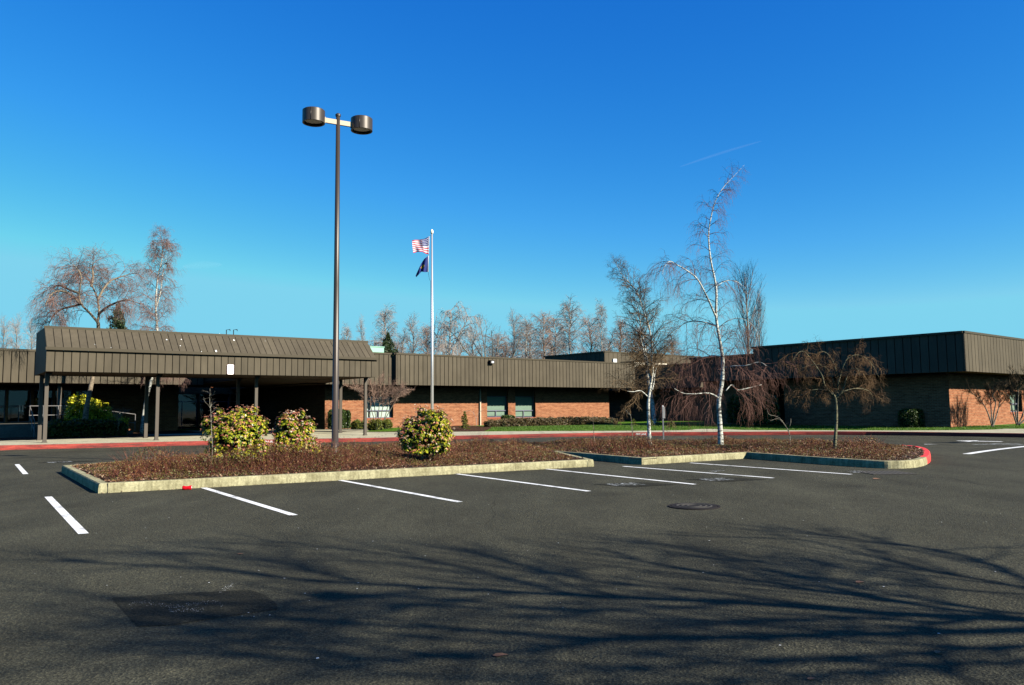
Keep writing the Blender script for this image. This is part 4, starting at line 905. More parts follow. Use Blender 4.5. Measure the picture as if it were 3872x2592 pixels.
#==LAMPS==
def lamp_post(base, hh, head_dir, label, r0=.088, r1=.055):
    t = thing('lamp_post', base, label, 'lamp post', 'twin head lamp posts'); top = base + UP * hh
    mb = MB(); mb.tube([base - UP * .3, base + UP * .42, base + UP * .421, base + UP * hh * .5, top], [r0 * 1.05, r0 * 1.05, r0, (r0 + r1) / 2, r1], 20); mb.build('pole', M['lamp'], t, smooth=True)
    mb = MB(); mb.tube([top + UP * .0, top + UP * .05, top + UP * .08], [r1 * 1.3, r1 * 1.35, r1 * .7], 16); mb.build('pole_cap', M['lamp'], t)
    mb = MB(); az = top - UP * .17; mb.bar(az - head_dir * .42, az + head_dir * .42, .06, .13); mb.build('arm', M['arm'], t)
    for s in (-1, 1):
        c = az + head_dir * s * .66 + UP * 0.04; mb = MB(); prof = [(.0, .19), (.27, .185), (.295, .165), (.295, -.17), (.255, -.17), (.245, -.13)]; n = 36; b = 0
        for (ra, za_), (rb, zb2) in zip(prof[:-1], prof[1:]):
            b = len(mb.v)
            for i in range(n): a0 = 6.28319 * i / n; mb.v += [tuple(c + Vector((math.cos(a0) * ra, math.sin(a0) * ra, za_))), tuple(c + Vector((math.cos(a0) * rb, math.sin(a0) * rb, zb2)))]
            for i in range(n): j = (i + 1) % n; mb.f.append((b + 2 * i + 1, b + 2 * j + 1, b + 2 * j, b + 2 * i)); mb.m.append(0)
        mb.bar(c + Vector((-.0, -.297, .17)), c + Vector((.0, -.297, -.165)), .012)
        hd = mb.build('lamp_head', M['lamp'], t, smooth=True); mb = MB(); mb.poly([c + Vector((math.cos(6.28319 * i / n) * .25, -math.sin(6.28319 * i / n) * .25, -.13)) for i in range(n)]); mb.build('lens', M['lens'], hd)
        mb = MB(); mb.bar(c - head_dir * s * .31 + UP * (-.04), c - head_dir * s * .27 + UP * (-.04), .09, .16); mb.build('bracket', M['arm'], hd)
    return t
lb = atd(1266, 1745, 20.6); lb.z = bed_h(lb); ltop = atd(1280, 441, 20.6)
lamp_post(lb, ltop.z - lb.z, Vector((.88, .475, 0)).normalized(), 'tall dark bronze lamp post with two drum heads standing in the island')
s2 = atg(3600, 1674); l2 = s2 + SA * (KS * 9.0); l2.z = -.1
lamp_post(l2, 9.0, Vector((.88, .475, 0)).normalized(), 'lamp post beyond the right edge whose shadow falls on the drive')
# flagpole
fb = atd(1634, 1620, 48.0); fz = GH(fb.x, fb.y); ftp = atd(1630, 884, 48.0); fb = Vector((fb.x, fb.y, fz)); ft = Vector((fb.x, fb.y, ftp.z))
fp = thing('flagpole', fb, 'tall silver flagpole in front of the main wing', 'flagpole'); mb = MB(); mb.tube([fb, fb.lerp(ft, .4), ft], [.095, .085, .05], 16); mb.build('pole', M['steel'], fp, smooth=True)
mb = MB(); mb.tube([ft - UP * .02, ft + UP * .04, ft + UP * .16, ft + UP * .24, ft + UP * .27], [.06, .085, .085, .05, .01], 14); mb.build('finial', M['cream'], fp, smooth=True)
mb = MB(); h1 = atd(1622, 895, 48); h2 = atd(1629, 1065, 48); mb.tube([ft - UP * .1 - Vector((.07, 0, 0)), h1 + Vector((.02, 0, 0)), atd(1621, 965, 48), atd(1620, 1035, 48), atd(1624, 1058, 47.95), h2, fb + Vector((-.08, 0, 1.3))], .009, 5); mb.build('halyard', M['iron'], fp)
def flagm():
    m = mat('stars_and_stripes', (1, 1, 1), 0.7); uv = N(m, 'ShaderNodeUVMap'); sp = N(m, 'ShaderNodeSeparateXYZ'); L(m, uv.outputs[0], sp.inputs[0]); u_, v_ = sp.outputs[0], sp.outputs[1]
    st = math_(m, 'LESS_THAN', math_(m, 'MODULO', math_(m, 'FLOOR', math_(m, 'MULTIPLY', v_, 12.999)), 2.0), 0.5)
    c = mixc(m, st, (0.85, 0.83, 0.83), (0.62, 0.02, 0.05))
    can = math_(m, 'MULTIPLY', math_(m, 'LESS_THAN', u_, 0.42), math_(m, 'GREATER_THAN', v_, 6 / 13))
    sx_ = math_(m, 'SINE', math_(m, 'MULTIPLY', u_, 3.1416 * 6 / .42)); sy_ = math_(m, 'SINE', math_(m, 'MULTIPLY', v_, 3.1416 * 5 / (7 / 13)))
    star = math_(m, 'GREATER_THAN', math_(m, 'ABSOLUTE', math_(m, 'MULTIPLY', sx_, sy_)), 0.72)
    c = mixc(m, can, c, mixc(m, star, (0.03, 0.04, 0.16), (0.8, 0.8, 0.85)))
    c = mixc(m, math_(m, 'LESS_THAN', u_, 0.03), c, (0.85, 0.85, 0.85)); L(m, c, bsdf(m).inputs['Base Color'])
    t = N(m, 'ShaderNodeBsdfTranslucent'); L(m, c, t.inputs[0]); mx = N(m, 'ShaderNodeMixShader'); mx.inputs[0].default_value = .3
    L(m, bsdf(m).outputs[0], mx.inputs[1]); L(m, t.outputs[0], mx.inputs[2]); L(m, mx.outputs[0], m.node_tree.nodes['Material Output'].inputs[0]); return m
def flag(name, top, bot, mt, label, Y, wav, nu=28, nv=18, amp=.12, extra=None):
    """top/bot: pixel polylines from hoist to fly."""
    def along(pl, u):
        k = u * (len(pl) - 1); i = min(int(k), len(pl) - 2); f = k - i; return (pl[i][0] * (1 - f) + pl[i + 1][0] * f, pl[i][1] * (1 - f) + pl[i + 1][1] * f)
    V = []; 
    for j in range(nv + 1):
        for i in range(nu + 1):
            u, v = i / nu, j / nv; a = along(bot, u); b = along(top, u); p = atd(a[0] * (1 - v) + b[0] * v, a[1] * (1 - v) + b[1] * v, Y - .1 + amp * wav(u, v) * min(1, u * 3)); V.append(tuple(p))
    Fc = [(j * (nu + 1) + i, j * (nu + 1) + i + 1, (j + 1) * (nu + 1) + i + 1, (j + 1) * (nu + 1) + i) for j in range(nv) for i in range(nu)]
    me = bpy.data.meshes.new(name); me.from_pydata(V, [], Fc); me.materials.append(mt); uv = me.uv_layers.new(name='UVMap')
    for p in me.polygons:
        for li in p.loop_indices: vi = me.loops[li].vertex_index; uv.data[li].uv = ((vi % (nu + 1)) / nu, (vi // (nu + 1)) / nv)
    me.polygons.foreach_set('use_smooth', [True] * len(Fc)); o = link(name, me); tag(o, label, 'flag'); return o
flag('national_flag', [(1624, 894), (1606, 903), (1590, 907), (1570, 908), (1558, 910)], [(1622, 963), (1610, 960), (1595, 952), (1580, 953), (1563, 957)], flagm(), 'red and white striped flag with starred blue canton at the top of the flagpole', 48, lambda u, v: math.sin(u * 9 + v * 2.2) + .4 * math.sin(u * 17 - v * 3), amp=.045)
def sflag():
    m = mat('navy_flag', (0.02, 0.03, 0.14), .6); uv = N(m, 'ShaderNodeUVMap'); mp = N(m, 'ShaderNodeMapping'); mp.inputs['Location'].default_value = (-.40 * 3.2, -.52 * 3.2, 0); mp.inputs['Scale'].default_value = (3.2, 3.2, 1); L(m, uv.outputs[0], mp.inputs[0])
    g = N(m, 'ShaderNodeTexGradient', gradient_type='SPHERICAL'); L(m, mp.outputs[0], g.inputs[0]); f = math_(m, 'GREATER_THAN', g.outputs['Fac'], .52); sp = N(m, 'ShaderNodeSeparateXYZ'); L(m, uv.outputs[0], sp.inputs[0])
    c = mixc(m, f, (0.02, 0.035, 0.17), (0.75, 0.40, 0.02)); c = mixc(m, math_(m, 'LESS_THAN', sp.outputs[0], .04), c, (.8, .8, .8)); L(m, c, bsdf(m).inputs['Base Color']); return m
flag('state_flag', [(1622, 966), (1604, 980), (1592, 998), (1582, 1020), (1571, 1044)], [(1620, 1029), (1606, 1030), (1594, 1028), (1586, 1036), (1574, 1049)], sflag(), 'dark blue flag with a gold emblem hanging limp below the striped flag', 48, lambda u, v: math.sin(u * 14 + v * 3), amp=.09)
# sign post seen edge on
sb_ = ati(2509, 1665); sp_ = thing('sign_post', sb_, 'thin grey post of a sign seen edge on beside the smaller birch', 'sign post'); Ys = sb_.y; tp = atd(2508.5, 1538, Ys)
mb = MB(); mb.box(Vector((sb_.x, Ys, (sb_.z + tp.z) / 2)), (.03, 0, 0), (0, .03, 0), (0, 0, (tp.z - sb_.z) / 2)); mb.build('post', M['pole_base'], sp_)
mb = MB(); mb.box(Vector((sb_.x + .03, Ys - .02, tp.z - .27)), (.012, -.004, 0), (.09, .17, 0), (0, 0, .26)); mb.build('sign_plate', M['pole_base'], sp_)
mb = MB(); mb.tube([(sb_.x, Ys, tp.z), (sb_.x, Ys, tp.z + .05)], [.042, .02], 8); mb.build('post_cap', M['bird'], sp_)
#==TREES==
# ------------------------------------------------------------------ trees
class TB:
    """collects branches as thin prisms, numpy-light"""
    def __init__(s): s.t = MB(); s.c = MB()
def jit(v, a, r): return Vector((v.x + r.gauss(0, a), v.y + r.gauss(0, a), v.z + r.gauss(0, a)))
def grow(tb, p, d, Ln, r0, lvl, Pm, rg, sc=1.0):
    """Pm[lvl] = dict(seg, bend, grav, n, ang, len, rad, t0); the last level is twigs."""
    q = Pm[lvl]; k = q['seg']; st = Ln / k; pts = [p.copy()]; rad = [r0]; dirs = [d.copy()]; cur = d.normalized(); pos = p.copy(); end = q.get('tip', .35)
    for i in range(k):
        g = q['grav'] * (i + 1) / k; cur = jit(cur, q['bend'], rg); cur.z += g; cur.normalize(); pos = pos + cur * st; pts.append(pos.copy()); rad.append(r0 * (1 - (1 - end) * (i + 1) / k)); dirs.append(cur.copy())
    (tb.t if q.get('wood') else tb.c).tube(pts, rad, q.get('sides', 3), cap=False)
    if lvl + 1 < len(Pm): kids(tb, pts, rad, dirs, Ln, lvl, Pm, rg, sc=sc)
def kids(tb, pts, rad, dirs, Ln, lvl, Pm, rg, n=None, t0=None, prof=None, sc=1.0):
    q = Pm[lvl]; c = Pm[lvl + 1]; n = n if n is not None else max(2, q['n'] * min(1, .4 + .6 * sc)); n = int(n * rg.uniform(.8, 1.2) + .5); k = len(pts) - 1; t0 = q['t0'] if t0 is None else t0; ph = rg.random() * 6.28
    for j in range(n):
        t = t0 + (1 - t0) * (j + rg.random()) / n; f = t * k; i = min(int(f), k - 1); f -= i; P_ = pts[i].lerp(pts[i + 1], f); D_ = dirs[min(i + 1, k)]
        ph += 2.4 + rg.gauss(0, .5); a = q['ang'] * rg.uniform(.7, 1.25); x = D_.cross(Vector((.3, .2, 1)) if abs(D_.z) < .9 else Vector((1, 0, 0))).normalized(); y = D_.cross(x)
        nd = D_ * math.cos(a) + (x * math.cos(ph) + y * math.sin(ph)) * math.sin(a)
        if 'lift' in q: nd.z += q['lift']
        l0_ = (1 - .55 * t) if prof is None else prof(t); l = sc * q['len'] * rg.uniform(.6, 1.25) * l0_; grow(tb, P_, nd.normalized(), l, min(c.get('rad', q.get('crad', .01)) * rg.uniform(.8, 1.2), (rad[i]) * .75), lvl + 1, Pm, rg, sc if prof is None else max(.3, min(1.15, l0_ ** .6)))
def polydirs(pts): 
    o = [(pts[min(i + 1, len(pts) - 1)] - pts[max(i - 1, 0)]).normalized() for i in range(len(pts))]; return o
def smoothline(pts, rad, k=4):
    P_ = []; r_ = []; n = len(pts)
    for i in range(n - 1):
        p0, p1, p2, p3 = pts[max(i - 1, 0)], pts[i], pts[i + 1], pts[min(i + 2, n - 1)]
        for j in range(k):
            t = j / k; P_.append(0.5 * ((2 * p1) + (p2 - p0) * t + (2 * p0 - 5 * p1 + 4 * p2 - p3) * t * t + (3 * p1 - p0 - 3 * p2 + p3) * t ** 3)); r_.append(rad[i] * (1 - t) + rad[i + 1] * t)
    P_.append(pts[-1]); r_.append(rad[-1]); return P_, r_
def pxline(pxs, Y0, dY=0.0):
    n = len(pxs); return [atd(x, y, Y0 + dY * i / (n - 1)) for i, (x, y) in enumerate(pxs)]
def finish(t, tb, wood, twig, tn='trunk', cn='crown'):
    if tb.t.v: tb.t.build(tn, wood, t, smooth=True)
    if tb.c.v: tb.c.build(cn, twig, t)
def weep(rl=.55, dens=1.0, droop=-.35, tw=.0055, bl=2.0):
    return [dict(crad=.014, seg=5, bend=.05, grav=0, n=0, ang=1.0, len=bl, t0=.2, wood=True),
            dict(seg=7, bend=.13, grav=-.16, n=int(13 * dens), ang=.8, len=rl * 1.6, t0=.12, rad=max(.010, tw * 2.2), tip=.3, sides=4),
            dict(seg=6, bend=.15, grav=droop, n=int(7 * dens), ang=.7, len=rl, t0=.1, rad=tw * 1.5, tip=.5),
            dict(seg=5, bend=.10, grav=droop * 1.6, n=0, ang=.6, len=.3, t0=.2, rad=tw, tip=.6)]
def limbtree(name, label, cat, limbs, n_per, Pm, wood, twig, seed, group=None, profs=None, wig=0.0):
    """limbs: list of (points, radii); the first is the trunk."""
    rg = random.Random(seed); tb = TB(); t = thing(name, limbs[0][0][0], label, cat, group)
    for li, (pts, rad) in enumerate(limbs):
        P_, r_ = smoothline(pts, rad); tb.t.tube(P_, r_, 9 if li == 0 else 7, cap=True)
        if li < len(n_per) and n_per[li][0]:
            n, t0 = n_per[li][:2]; kids(tb, P_, r_, polydirs(P_), 0, 0, Pm, rg, n=n, t0=t0, prof=(n_per[li][2] if len(n_per[li]) > 2 else None))
    finish(t, tb, wood, twig); return t

# tall weeping birch in the island
bT = ati(2726, 1688); Y = bT.y
def PL3(pxs, Y0, dY=0.0): return pxline(pxs, Y0, dY)
tr = PL3([(2727, 1700), (2722, 1600), (2718, 1520), (2729, 1455), (2733, 1400), (2732, 1348), (2722, 1290), (2708, 1198), (2708, 1090), (2688, 986), (2679, 894), (2688, 825), (2705, 762), (2734, 711), (2774, 668), (2814, 625)], Y)
trr = [k * .5 for k in (.2, .16, .135, .135, .125, .115, .10, .085, .07, .055, .045, .036, .028, .02, .012, .006)]
lA = PL3([(2706, 1196), (2690, 1160), (2671, 1118), (2636, 1055), (2596, 1023), (2561, 1003), (2533, 989), (2512, 1010), (2504, 1040)], Y, -.8); lAr = [.034, .031, .028, .024, .02, .016, .012, .008, .005]
lB = PL3([(2720, 1508), (2695, 1492), (2668, 1487), (2630, 1490), (2585, 1488), (2550, 1470)], Y, -1.0); lBr = [.026, .022, .018, .015, .011, .006]
lC = PL3([(2745, 1478), (2768, 1455), (2785, 1475), (2830, 1468), (2880, 1455)], Y, .8); lCr = [.02, .018, .015, .011, .006]
lD = PL3([(2734, 1392), (2770, 1385), (2820, 1383), (2870, 1370), (2900, 1385)], Y, -.6); lDr = [.02, .018, .014, .01, .006]
lE = PL3([(2725, 1350), (2690, 1345), (2650, 1362), (2620, 1345), (2590, 1360)], Y, .7); lEr = [.018, .016, .013, .01, .006]
lF = PL3([(2712, 1250), (2750, 1215), (2800, 1205), (2850, 1235), (2870, 1290)], Y, -.5); lFr = [.016, .014, .011, .008, .004]
lG = PL3([(2708, 1085), (2740, 1065), (2775, 1062), (2805, 1080), (2815, 1110)], Y, .4); lGr = [.013, .011, .009, .007, .004]
lH = PL3([(2715, 1235), (2675, 1222), (2620, 1215), (2575, 1232), (2535, 1280)], Y, .5); lHr = [.026, .022, .018, .012, .006]
Pw = weep(.55, .72, -.50, .0034, 1.15)
birch_prof = lambda t: 1.65 - 1.35 * t ** .7
big = limbtree('birch_tree', 'tallest white birch in the island with long weeping bare twigs', 'tree', [(tr, trr), (lA, lAr), (lB, lBr), (lC, lCr), (lD, lDr), (lE, lEr), (lF, lFr), (lG, lGr), (lH, lHr)],
               [(54, .22, birch_prof), (16, .12, lambda t: .85), (9, .1, lambda t: 1.15), (7, .1, lambda t: 1.1), (7, .1, lambda t: 1.2), (7, .1, lambda t: 1.1), (6, .1, lambda t: .6), (4, .1, lambda t: .5), (7, .1, lambda t: .8)], Pw, M['birch'], M['twig_rose'], 21)
# smaller birch in the island
b1 = ati(2459, 1692); Y = b1.y
tr = PL3([(2462, 1705), (2456, 1665), (2453, 1590), (2452, 1520), (2461, 1450), (2468, 1400), (2464, 1353), (2463, 1290), (2450, 1221), (2430, 1170), (2412, 1112), (2385, 1075), (2350, 1038), (2338, 1015), (2329, 997)], Y)
trr = [k * .6 for k in (.135, .11, .09, .08, .07, .062, .055, .046, .038, .032, .026, .02, .013, .009, .005)]
l1 = PL3([(2462, 1450), (2452, 1400), (2446, 1360), (2436, 1300), (2424, 1240), (2414, 1180), (2400, 1130)], Y, .5); l1r = [.03, .028, .025, .022, .018, .013, .006]
l2 = PL3([(2448, 1500), (2436, 1488), (2420, 1478), (2395, 1482), (2372, 1480)], Y, -.5); l2r = [.022, .02, .016, .012, .006]
l3 = PL3([(2466, 1475), (2474, 1440), (2475, 1415), (2490, 1370), (2520, 1330)], Y, .5); l3r = [.028, .024, .02, .014, .007]
Ps = [dict(seg=5, bend=.05, grav=0, n=0, ang=1.0, len=1.3, t0=.2, wood=True, lift=.15),
      dict(seg=6, bend=.16, grav=-.02, n=13, ang=.8, len=.52, t0=.12, rad=.013, tip=.3, sides=4),
      dict(seg=4, bend=.2, grav=-.08, n=7, ang=.8, len=.26, t0=.1, rad=.0052, tip=.5),
      dict(seg=3, bend=.2, grav=-.15, n=0, ang=.6, len=.2, t0=.2, rad=.0038, tip=.6)]
limbtree('birch_tree', 'smaller white birch in the island left of the tall weeping one, dense fine twigs', 'tree', [(tr, trr), (l1, l1r), (l2, l2r), (l3, l3r)],
         [(60, .26, lambda t: 1.3 - 1.0 * t), (30, .1, lambda t: 1.0 - .5 * t), (7, .2, lambda t: .9), (8, .2, lambda t: .9)], Ps, M['birch'], M['twig_brown'], 5)
# third birch on the lawn behind it
q = atG(2470, 1600); Y = 62.0
tr = PL3([(2474, 1612), (2470, 1560), (2462, 1500), (2452, 1440), (2444, 1380), (2432, 1320), (2420, 1270)], Y)
limbtree('birch_tree', 'birch on the lawn in the shaded courtyard, directly behind the smaller island birch', 'tree', [(tr, [.2, .17, .15, .12, .09, .06, .03])], [(26, .3, lambda t: 1.8 - t)], weep(.6, .9, -.3, .009, 1.6), M['birch'], M['twig_brown'], 9)
# small weeping tree
b3 = ati(3158, 1702); Y = b3.y
tr = PL3([(3156, 1715), (3159, 1650), (3163, 1580), (3160, 1515), (3150, 1490), (3135, 1470)], Y)
lm = [([(3162, 1518), (3168, 1470), (3165, 1420), (3150, 1370), (3130, 1340), (3108, 1330), (3085, 1340), (3070, 1370)], .35), ([(3162, 1510), (3190, 1470), (3200, 1430), (3215, 1400), (3240, 1395), (3252, 1420)], -.4),
      ([(3150, 1495), (3120, 1460), (3108, 1420), (3085, 1385), (3060, 1350), (3040, 1330), (3018, 1335), (2995, 1370)], -.3), ([(3158, 1500), (3200, 1478), (3245, 1470), (3285, 1480), (3300, 1505)], .4), ([(3155, 1500), (3125, 1478), (3080, 1475), (3040, 1490), (3015, 1510)], .3),
      ([(3160, 1490), (3148, 1430), (3120, 1390), (3080, 1380), (3030, 1395), (3005, 1430)], .5), ([(3165, 1470), (3190, 1380), (3215, 1350), (3250, 1345), (3290, 1370), (3325, 1430)], -.2)]
L3 = [(tr, [.06, .046, .041, .037, .03, .02])] + [(PL3(p, Y, d), [.022, .02, .018, .015, .012, .009, .007, .004][:len(p) - 1] + [.003]) for p, d in lm]
Pz = [dict(seg=5, bend=.08, grav=0, n=0, ang=1.0, len=.55, t0=.2, wood=True),
      dict(seg=6, bend=.2, grav=-.16, n=9, ang=.85, len=.36, t0=.1, rad=.008, tip=.4, sides=4),
      dict(seg=5, bend=.22, grav=-.3, n=6, ang=.8, len=.2, t0=.1, rad=.0042, tip=.6), dict(seg=3, bend=.15, grav=-.5, n=0, ang=.6, len=.2, t0=.2, rad=.0034, tip=.6)]
limbtree('weeping_tree', 'small thin trunked weeping tree with a mop of twigs near the island right end', 'tree', L3, [(6, .8, lambda t: .7)] + [(11, .12, lambda t: .95)] * 7, Pz, M['bark_moss'], M['twig_mix'], 31)

# the two trees behind the canopy
Y = 46.0
tr = PL3([(318, 1660), (325, 1560), (338, 1490), (352, 1420), (365, 1330), (372, 1236), (369, 1219)], Y)
lm = [([(369, 1219), (340, 1185), (307, 1150), (300, 1110), (307, 1050), (295, 1022), (280, 1005), (255, 990)], -1), ([(369, 1219), (375, 1180), (369, 1133), (358, 1103), (345, 1075), (328, 1048), (305, 1030)], .6), ([(370, 1135), (386, 1103), (402, 1080), (420, 1062), (450, 1050), (478, 1041), (515, 1030)], .8),
      ([(304, 1150), (280, 1125), (250, 1105), (215, 1102), (188, 1122), (172, 1160)], -1.2), ([(372, 1190), (400, 1165), (440, 1145), (480, 1135), (510, 1145)], -.8), ([(300, 1110), (260, 1095), (225, 1080), (190, 1090)], .8), ([(345, 1085), (352, 1050), (350, 1020), (352, 985)], .3), ([(310, 1150), (270, 1160), (228, 1172), (198, 1200), (182, 1235)], .8)]
L4 = [(tr, [.18, .15, .13, .12, .11, .10, .09])] + [(PL3(p, Y, d * 1.5), [.075, .068, .058, .048, .04, .03, .02, .012][:len(p) - 1] + [.006]) for p, d in lm]
Pl = [dict(seg=5, bend=.05, grav=0, n=0, ang=.85, len=1.15, t0=.2, wood=True), dict(seg=6, bend=.13, grav=-.16, n=10, ang=.75, len=.95, t0=.1, rad=.018, tip=.3, sides=4),
      dict(seg=5, bend=.15, grav=-.4, n=7, ang=.7, len=.5, t0=.1, rad=.0085, tip=.5), dict(seg=3, bend=.12, grav=-.4, n=0, ang=.6, len=.3, t0=.2, rad=.0075, tip=.6)]
limbtree('spreading_tree', 'wide spreading bare tree rising behind the left end of the canopy', 'tree', L4, [(0, .5)] + [(15, .10, lambda t: 1.1)] * 8, Pl, M['bark_tan'], M['twig_pink'], 14)
Y = 50.0
tr = PL3([(536, 1640), (545, 1560), (556, 1500), (572, 1440), (590, 1350), (594, 1246), (589, 1157), (596, 1055), (611, 986), (614, 935), (608, 900), (606, 872)], Y)
l1 = PL3([(590, 1165), (606, 1110), (612, 1060), (620, 1010), (630, 970)], Y, .8)
l0 = PL3([(572, 1440), (566, 1400), (560, 1300), (562, 1200), (545, 1100)], Y, .8)
limbtree('birch_tree', 'upright bare birch behind the canopy, right of the spreading tree', 'tree', [(tr, [k * .62 for k in (.2, .18, .16, .15, .13, .12, .10, .075, .05, .035, .02, .008)]), (l1, [.05, .045, .035, .02, .008])], [(66, .26, lambda t: 1.35 - 1.1 * t ** 1.4), (8, .2, lambda t: .5)], weep(.62, 1.15, -.38, .0068, 2.1), M['birch'], M['twig_pink'], 15)

# trees far behind the roofs: each kind grown once, then copied at other sizes
def kind_upright(rg, tb, H):
    tr = [Vector((rg.gauss(0, .015) * i * H / 9, rg.gauss(0, .015) * i * H / 9, H * i / 9)) for i in range(10)]; rad = [.16 * (1 - i / 9.6) * H / 10 + .02 for i in range(10)]; tb.t.tube(tr, rad, 7)
    Pm = [dict(seg=5, bend=.05, grav=0, n=0, ang=.75, len=H * .26, t0=.2, wood=True, lift=.25), dict(seg=6, bend=.12, grav=.05, n=10, ang=.7, len=H * .10, t0=.15, rad=.035, tip=.3, sides=4), dict(seg=4, bend=.15, grav=.02, n=5, ang=.7, len=H * .05, t0=.15, rad=.017, tip=.5), dict(seg=2, bend=.15, grav=0, n=0, ang=.6, len=.3, t0=.2, rad=.012, tip=.6)]
    kids(tb, tr, rad, polydirs(tr), H, 0, Pm, rg, n=46, t0=.12)
def kind_vase(rg, tb, H):
    tr = [Vector((0, 0, H * .3 * i / 3)) for i in range(4)]; tb.t.tube(tr, [.24, .2, .18, .16], 7)
    Pm = [dict(seg=5, bend=.05, grav=0, n=0, ang=.6, len=H * .6, t0=.2, wood=True), dict(seg=8, bend=.08, grav=.09, n=15, ang=.7, len=H * .16, t0=.2, rad=.10, tip=.25, sides=5, wood=True), dict(seg=5, bend=.14, grav=.03, n=6, ang=.7, len=H * .07, t0=.15, rad=.02, tip=.4), dict(seg=3, bend=.15, grav=0, n=0, ang=.6, len=.3, t0=.2, rad=.012, tip=.6)]
    kids(tb, tr, [.24, .2, .18, .16], polydirs(tr), H, 0, Pm, rg, n=12, t0=.4, prof=lambda t: 1.0)
def kind_weep(rg, tb, H):
    tr = [Vector((math.sin(i * .5) * .03 * H, 0, H * .92 * i / 9)) for i in range(10)]; rad = [.2 * (1 - i / 9.8) + .02 for i in range(10)]; tb.t.tube(tr, rad, 7)
    for a, z0 in ((2.6, .3), (.5, .4), (4.0, .5)):
        pts = [Vector((math.cos(a) * .03 * H * i + math.sin(z0 * H * .5) * 0, math.sin(a) * .03 * H * i, H * (z0 + .085 * i - .004 * i * i))) for i in range(7)]; rr_ = [.10, .09, .075, .06, .045, .03, .015]; tb.t.tube(pts, rr_, 5)
        Pm = [dict(seg=5, bend=.05, grav=0, n=0, ang=.8, len=H * .14, t0=.2, wood=True), dict(seg=6, bend=.1, grav=-.12, n=9, ang=.7, len=H * .10, t0=.2, rad=.035, tip=.4, sides=4), dict(seg=6, bend=.1, grav=-.8, n=4, ang=.5, len=H * .09, t0=.1, rad=.017, tip=.6), dict(seg=4, bend=.05, grav=-.9, n=0, ang=.6, len=.3, t0=.2, rad=.013, tip=.6)]
        kids(tb, pts, rr_, polydirs(pts), H, 0, Pm, rg, n=10, t0=.3, prof=lambda t: 1.0)
    kids(tb, tr, rad, polydirs(tr), H, 0, Pm, rg, n=40, t0=.2, prof=lambda t: 1.3 - .7 * t)
def kind_birch(rg, tb, H):
    tr = [Vector((rg.gauss(0, .012) * i * H / 9, rg.gauss(0, .012) * i, H * i / 9)) for i in range(10)]; rad = [.18 * (1 - i / 9.7) + .02 for i in range(10)]; tb.t.tube(tr, rad, 7)
    Pm = [dict(seg=5, bend=.05, grav=0, n=0, ang=.8, len=H * .25, t0=.2, wood=True, lift=.3), dict(seg=6, bend=.12, grav=-.04, n=12, ang=.7, len=H * .11, t0=.15, rad=.035, tip=.3, sides=4), dict(seg=5, bend=.12, grav=-.35, n=5, ang=.6, len=H * .055, t0=.15, rad=.017, tip=.5), dict(seg=3, bend=.1, grav=-.4, n=0, ang=.6, len=.3, t0=.2, rad=.012, tip=.6)]
    kids(tb, tr, rad, polydirs(tr), H, 0, Pm, rg, n=52, t0=.12)
def kind_poplar(rg, tb, H):
    tr = [Vector((0, 0, H * .98 * i / 9)) for i in range(10)]; rad = [.2 * (1 - i / 9.7) + .02 for i in range(10)]; tb.t.tube(tr, rad, 7)
    Pm = [dict(seg=5, bend=.03, grav=0, n=0, ang=.32, len=H * .5, t0=.1, wood=True), dict(seg=8, bend=.04, grav=.12, n=12, ang=.4, len=H * .16, t0=.1, rad=.035, tip=.3, sides=4), dict(seg=5, bend=.06, grav=.12, n=4, ang=.4, len=H * .08, t0=.15, rad=.018, tip=.4), dict(seg=3, bend=.05, grav=.1, n=0, ang=.4, len=.3, t0=.2, rad=.013, tip=.6)]
    kids(tb, tr, rad, polydirs(tr), H, 0, Pm, rg, n=30, t0=.04)
KINDS = {'upright': (kind_upright, 'bark_grey', 'twig_grey', 'bare_tree'), 'vase': (kind_vase, 'bark_grey', 'twig_grey', 'bare_tree'), 'weep': (kind_weep, 'birch', 'twig_grey', 'weeping_birch'), 'birch': (kind_birch, 'birch', 'twig_grey', 'birch_tree'),
         'rust': (kind_birch, 'bark_tan', 'twig_rust', 'bare_tree'), 'poplar': (kind_poplar, 'bark_grey', 'twig_grey', 'poplar_tree')}
protos = {}
def far_tree(kind, px, top, Y, wsc, rz, label):
    p = atd(px, top, Y); H = p.z + .3; fn, wd, tw, nm = KINDS[kind]; H0 = 12.0; loc = Vector((p.x, Y, -.3))
    if kind not in protos:
        rg = random.Random(len(protos) + 3); tb = TB(); fn(rg, tb, H0); t = thing(nm, (0, 0, 0), label, 'tree', 'bare trees behind the school'); finish(t, tb, M[wd], M[tw]); protos[kind] = t; t.location = loc; t.rotation_euler.z = rz; t.scale = (H / H0 * wsc, H / H0 * wsc, H / H0)
        for ch in t.children: ch.matrix_parent_inverse = Matrix.Identity(4)
        return t
    return copy_tree(protos[kind], loc, rz, (H / H0 * wsc, H / H0 * wsc, H / H0), label, 'bare trees behind the school')
